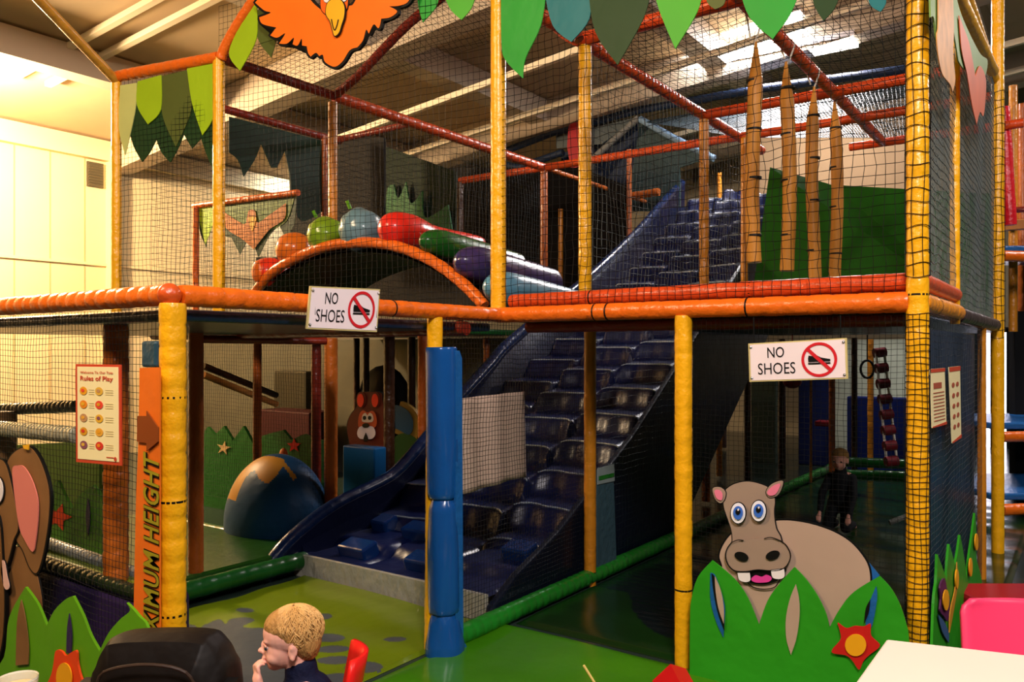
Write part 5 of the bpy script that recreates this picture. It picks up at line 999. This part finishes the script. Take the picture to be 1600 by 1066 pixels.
for s_ in (-1, 1):
    mb = MB(); mb.tube(crom([S_(.17*s_, .12, .1), S_(.175*s_, .5, -.02), S_(.175*s_, top-.13, -.05)], 5), .012, 10); mb.build('frame_tube', 'black', t, smooth=True)
    mb = MB(); mb.box((0, 0, 0), (0, 0, 0)) if False else mb.obox(S_(-.172 if s_ < 0 else .172, top-.15, -.03), RGT*.014, FWD*.03, (0, 0, .035)); mb.build('hinge', 'black', t)
    for yy in (-.12, .16):
        c0 = S_(.17*s_, .09, yy); mb = MB(); mb.tube([c0+FWD*.078*math.cos(a)+Vector((0, 0, .078*math.sin(a))) for a in [2*PI*k/20 for k in range(21)]], .012, 8, caps=False); mb.build('wheel', 'black', t, smooth=True)
mb = MB(); mb.obox(S_(0, .36, .06), RGT*.15, FWD*.12, (0, 0, .02)); mb.build('seat', blk, t)
mb = MB(); mb.obox(S_(.0, top-.15, -.085), RGT*.05, FWD*.006, (0, 0, .012)); mb.build('red_label', 'red', t)

# ================================================================ people
skin = mat('child_skin', 'F6B49E', rough=.5, var=.05, vscale=14); sb = skin.node_tree.nodes['Principled BSDF']; sb.inputs['Subsurface Weight'].default_value = .15; sb.inputs['Subsurface Radius'].default_value = (.02, .008, .004)
def remesh(mb, name, m, parent, voxel, it=4, fac=.6):
    me = bpy.data.meshes.new('tmp'); me.from_pydata([tuple(p) for p in mb.v], [], mb.f); bm = bmesh.new(); bm.from_mesh(me); bmesh.ops.recalc_face_normals(bm, faces=bm.faces); bm.to_mesh(me); bm.free()
    o = bpy.data.objects.new('tmp', me); C.objects.link(o)
    r = o.modifiers.new('r', 'REMESH'); r.mode = 'VOXEL'; r.voxel_size = voxel; s = o.modifiers.new('s', 'SMOOTH'); s.factor = fac; s.iterations = it
    bpy.context.view_layer.update(); me2 = bpy.data.meshes.new_from_object(o.evaluated_get(bpy.context.evaluated_depsgraph_get())); bpy.data.objects.remove(o)
    me2.materials.clear(); me2.materials.append(m); me2.polygons.foreach_set('use_smooth', [True]*len(me2.polygons))
    o = bpy.data.objects.new(name, me2); C.objects.link(o)
    if parent:
        o.parent = parent; o.location = -parent.location
    return o
def child(label, head, yaw, pitch, cloth, hairm, hand_up=True, vox=.0035, seat_drop=.40, detail=True, kneel=False):
    """head = centre of the skull; the face looks along +x of the yawed frame, y is the child's left"""
    Rz = Matrix.Rotation(yaw, 3, 'Z'); RH = Rz @ Matrix.Rotation(pitch, 3, 'Y')
    H = lambda x, y, z: head + RH @ Vector((x, y, z))*.92; B = lambda x, y, z: head + Rz @ Vector((x, y, z))
    t = thing('person', label, 'person', B(0, 0, -seat_drop-.1))
    mb = MB(); E = lambda c, r, rot=None: mb.ell(H(*c), tuple(q*.92 for q in r), RH @ rot if rot else RH, 20, 14)
    E((-.014, 0, .028), (.086, .071, .072)); E((.012, 0, .03), (.068, .066, .066)); E((.026, 0, -.018), (.052, .056, .062)); E((.045, 0, .034), (.034, .05, .038))
    for s in (-1, 1):
        E((.042, .026*s, -.034), (.029, .027, .026)); E((.058, .024*s, .018), (.018, .022, .010)); E((-.014, .067*s, -.014), (.0145, .007, .021), Matrix.Rotation(-.25, 3, 'Y')); E((-.015, .071*s, .0), (.011, .006, .012)); E((-.012, .070*s, -.03), (.009, .006, .011))
    E((.048, 0, -.062), (.026, .026, .022)); E((.030, 0, -.056), (.036, .038, .024))
    E((.078, 0, -.004), (.010, .008, .018)); E((.086, 0, -.017), (.013, .010, .009)); 
    for s in (-1, 1): E((.081, .008*s, -.021), (.008, .006, .006))
    E((.077, 0, -.037), (.010, .017, .0055)); E((.073, 0, -.047), (.011, .014, .006)); E((.072, 0, -.033), (.012, .016, .008))
    mb.cap(H(-.02, 0, -.04), B(-.035, 0, -.125), .040, .040)
    # torso, arms and legs under the clothing
    mb.cap(B(-.045, 0, -.16), B(-.05, 0, -seat_drop+.04), .07, .085)
    mb.cap(B(-.045, -.06, -.135), B(-.045, .06, -.135), .035, .035)
    hands = []
    for s in (-1, 1):
        sh = B(-.045, .085*s, -.145)
        if hand_up and s == 1: el, wr = B(.03, .115, -.235), B(.078, .035, -.125)
        elif kneel: el, wr = B(.06, .12*s, -.27), B(.17, .11*s, -.42)
        elif hand_up: el, wr = B(.03, -.11, -.26), B(.12, -.07, -.24)
        else: el, wr = B(.05, .12*s, -.26), B(.15, .07*s, -.23)
        mb.cap(sh, el, .026, .022); mb.cap(el, wr, .022, .015)
        if hand_up and s == 1: pc, fw, up = B(.088, .022, -.092), (Rz @ Vector((.05, -.25, 1))).normalized(), (Rz @ Vector((1, .5, 0))).normalized()
        else: d = (wr-el).normalized(); pc, fw, up = wr+d*.022, d, Vector((0, 0, 1))
        sd = fw.cross(up).normalized()
        Rm = Matrix((fw, sd, up)).transposed(); mb.ell(pc, (.024, .021, .011), Rm, 14, 10); mb.cap(wr, pc, .014, .014)
        for k in range(4):
            o_ = (k-1.5)*.0105; L = (.020, .024, .023, .018)[k]; cu_ = -1 if (hand_up and s == 1) else -1
            p0 = pc+fw*.018+sd*o_; p1 = p0+fw*L*.75+up*.003; p2 = p1+fw*L*.35-up*L*.55; p3 = p2-fw*L*.25-up*L*.5
            mb.cap(p0, p1, .0058, .0054, 10); mb.cap(p1, p2, .0054, .005, 10); mb.cap(p2, p3, .005, .0045, 10)
        th = -sd if s == 1 else sd; p0 = pc+th*.016-fw*.006; p1 = p0+th*.010+fw*.016-up*.006; p2 = p1+fw*.014-up*.008; mb.cap(p0, p1, .0072, .0062, 10); mb.cap(p1, p2, .0062, .0052, 10)
        hp, kn, an = B(-.03, .05*s, -seat_drop+.03), B(.16, .065*s, -seat_drop+.05), B(.17, .065*s, -seat_drop-.12)
        if kneel: kn, an = B(.09, .07*s, -.53), B(-.14, .07*s, -.55)
        mb.cap(hp, kn, .046, .036); mb.cap(kn, an, .032, .022); mb.cap(an, an+Rz @ Vector((-.05 if kneel else .07, 0, -.02)), .022, .018)
    remesh(mb, 'body', skin, t, vox, 3)
    # clothing
    mb = MB(); mb.cap(B(-.045, 0, -.175), B(-.05, 0, -seat_drop+.03), .088, .1); mb.cap(B(-.045, -.075, -.15), B(-.045, .075, -.15), .044, .044)
    mb.cap(B(-.034, 0, -.115), B(-.04, 0, -.16), .05, .062); mb.cap(H(-.028, 0, -.082), B(-.035, 0, -.13), .046, .05)
    for s in (-1, 1):
        sh = B(-.045, .088*s, -.15)
        if hand_up and s == 1: el, wr = B(.03, .118, -.238), B(.068, .055, -.158)
        elif kneel: el, wr = B(.06, .122*s, -.272), B(.15, .112*s, -.40)
        elif hand_up: el, wr = B(.03, -.112, -.262), B(.11, -.075, -.244)
        else: el, wr = B(.05, .122*s, -.262), B(.13, .08*s, -.238)
        mb.cap(sh, el, .038, .032); mb.cap(el, wr, .032, .026)
        hp, kn, an = B(-.03, .05*s, -seat_drop+.03), B(.16, .065*s, -seat_drop+.05), B(.17, .065*s, -seat_drop-.1)
        if kneel: kn, an = B(.09, .07*s, -.53), B(-.12, .07*s, -.54)
        mb.cap(hp, kn, .054, .044); mb.cap(kn, an, .042, .034)
    remesh(mb, 'clothes', cloth, t, .007, 3)
    # hair: a cap over the skull plus strands
    mb = MB()
    for c, r in (((-.020, 0, .036), (.085, .074, .070)), ((.002, 0, .052), (.074, .069, .055)), ((-.05, 0, .0), (.048, .066, .062)), ((.012, 0, .064), (.060, .056, .034)), ((-.054, 0, -.035), (.034, .048, .030)), ((-.008, .05, .034), (.030, .022, .030)), ((-.008, -.05, .034), (.030, .022, .030))): mb.ell(H(*c), tuple(q*.92 for q in r), RH, 24, 16)
    remesh(mb, 'hair', hairm, t, .006, 2)
    if detail:
        rs = random.Random(4); mb = MB()
        for k in range(2200):
            th = rs.uniform(-PI, PI); ph = rs.uniform(.05, 2.1)
            if abs(th) < .9 and ph > 1.12: continue
            if .9 <= abs(th) < 1.6 and ph > 1.30: continue
            def sk(ph_, th_, lift): return H(-.018+(.087+lift)*math.sin(ph_)*math.cos(th_), (.0755+lift)*math.sin(ph_)*math.sin(th_), .037+(.0715+lift)*math.cos(ph_))
            dth = rs.uniform(-.25, .25); L = rs.uniform(.22, .42); P = [sk(min(2.3, ph+L*u), th+dth*u, .003*math.sin(PI*u)+rs.uniform(0, .002)) for u in (0, .33, .66, 1)]
            mb.tube(P, [.0009, .0011, .0009, .0003], 4, caps=False)
        mb.build('hair_strands', mat(hairm.name+'_light', 'DCAC68', rough=.45, var=.1, vscale=20), t, fix=False)['kind'] = 'stuff'
    # eyes, brows, lips
    for s in (-1, 1):
        c = (.0635, .028*s, -.002); mb = MB(); mb.ell(H(*c), (.0068, .0085, .0062), RH, 14, 10); e_ = mb.build('eye', mat('eye_white_soft', 'B8A8A0', rough=.3, var=0), t, smooth=True)
        mb = MB(); mb.ell(H(c[0]+.0055, c[1]+.003*s, c[2]-.001), (.0048, .0078, .006), RH, 12, 8); mb.build('iris', mat('iris_grey_blue', '2A3038', rough=.2, var=0), e_, smooth=True)
        mb = MB(); mb.tube([H(.068, .014*s, .007), H(.0745, .026*s, .0085), H(.066, .040*s, .004)], .0025, 8); mb.build('eyelid', skin, t, smooth=True)
        mb = MB(); mb.tube([H(.074, .013*s, .020), H(.072, .026*s, .024), H(.062, .041*s, .018)], [.0012, .002, .0008], 6); mb.build('eyebrow', mat('brow_hair', 'B08450', rough=.7), t, smooth=True)
    mb = MB(); mb.tube(crom([H(.068, -.017, -.042), H(.082, -.006, -.039), H(.084, 0, -.040), H(.082, .006, -.039), H(.068, .017, -.042)], 4), .0034, 8); mb.tube(crom([H(.068, -.014, -.045), H(.0815, 0, -.047), H(.068, .014, -.045)], 4), .0034, 8); mb.build('lips', mat('lip_pink', 'C86860', rough=.4), t, smooth=True)
    return t
HC = atd(453, 1002, 2.32)
face_dir = (-RGT*.985 - FWD*.17)
child('toddler with blond hair in profile, hand at the mouth, wearing a navy top', HC, math.atan2(face_dir.y, face_dir.x), .07, mat('navy_jumper', '0E1430', rough=.8, bump=.3, bscale=60), mat('blond_hair', 'C08E50', rough=.55, bump=.6, bscale=90, var=.35, vscale=30, stretch=(1, 1, .35)))
cb = HC - Vector((0, 0, HC.z)); fd = Vector((face_dir.x, face_dir.y, 0)).normalized()
cp = atd(503, 1066, 2.32)
t = chair('child_chair', 'red plastic chair whose curved back rises behind the blond toddler', 'chair', (HC.x-fd.x*.0, HC.y-fd.y*.0), math.atan2(fd.y, fd.x), HC.z-.44, atd(505, 1022, 2.32).z, .24, mat('red_plastic', 'E0201C', rough=.3, var=0))
H2 = atd(1312, 719, 6.6)
kd = (-RGT*.6-FWD*.8); child('fair-haired toddler in dark clothes kneeling on the floor behind the hippo net', H2, math.atan2(kd.y, kd.x), .1, mat('dark_jumper', '15181C', rough=.8), mat('sandy_hair', 'A07840', rough=.6), False, .008, .38, False, True)
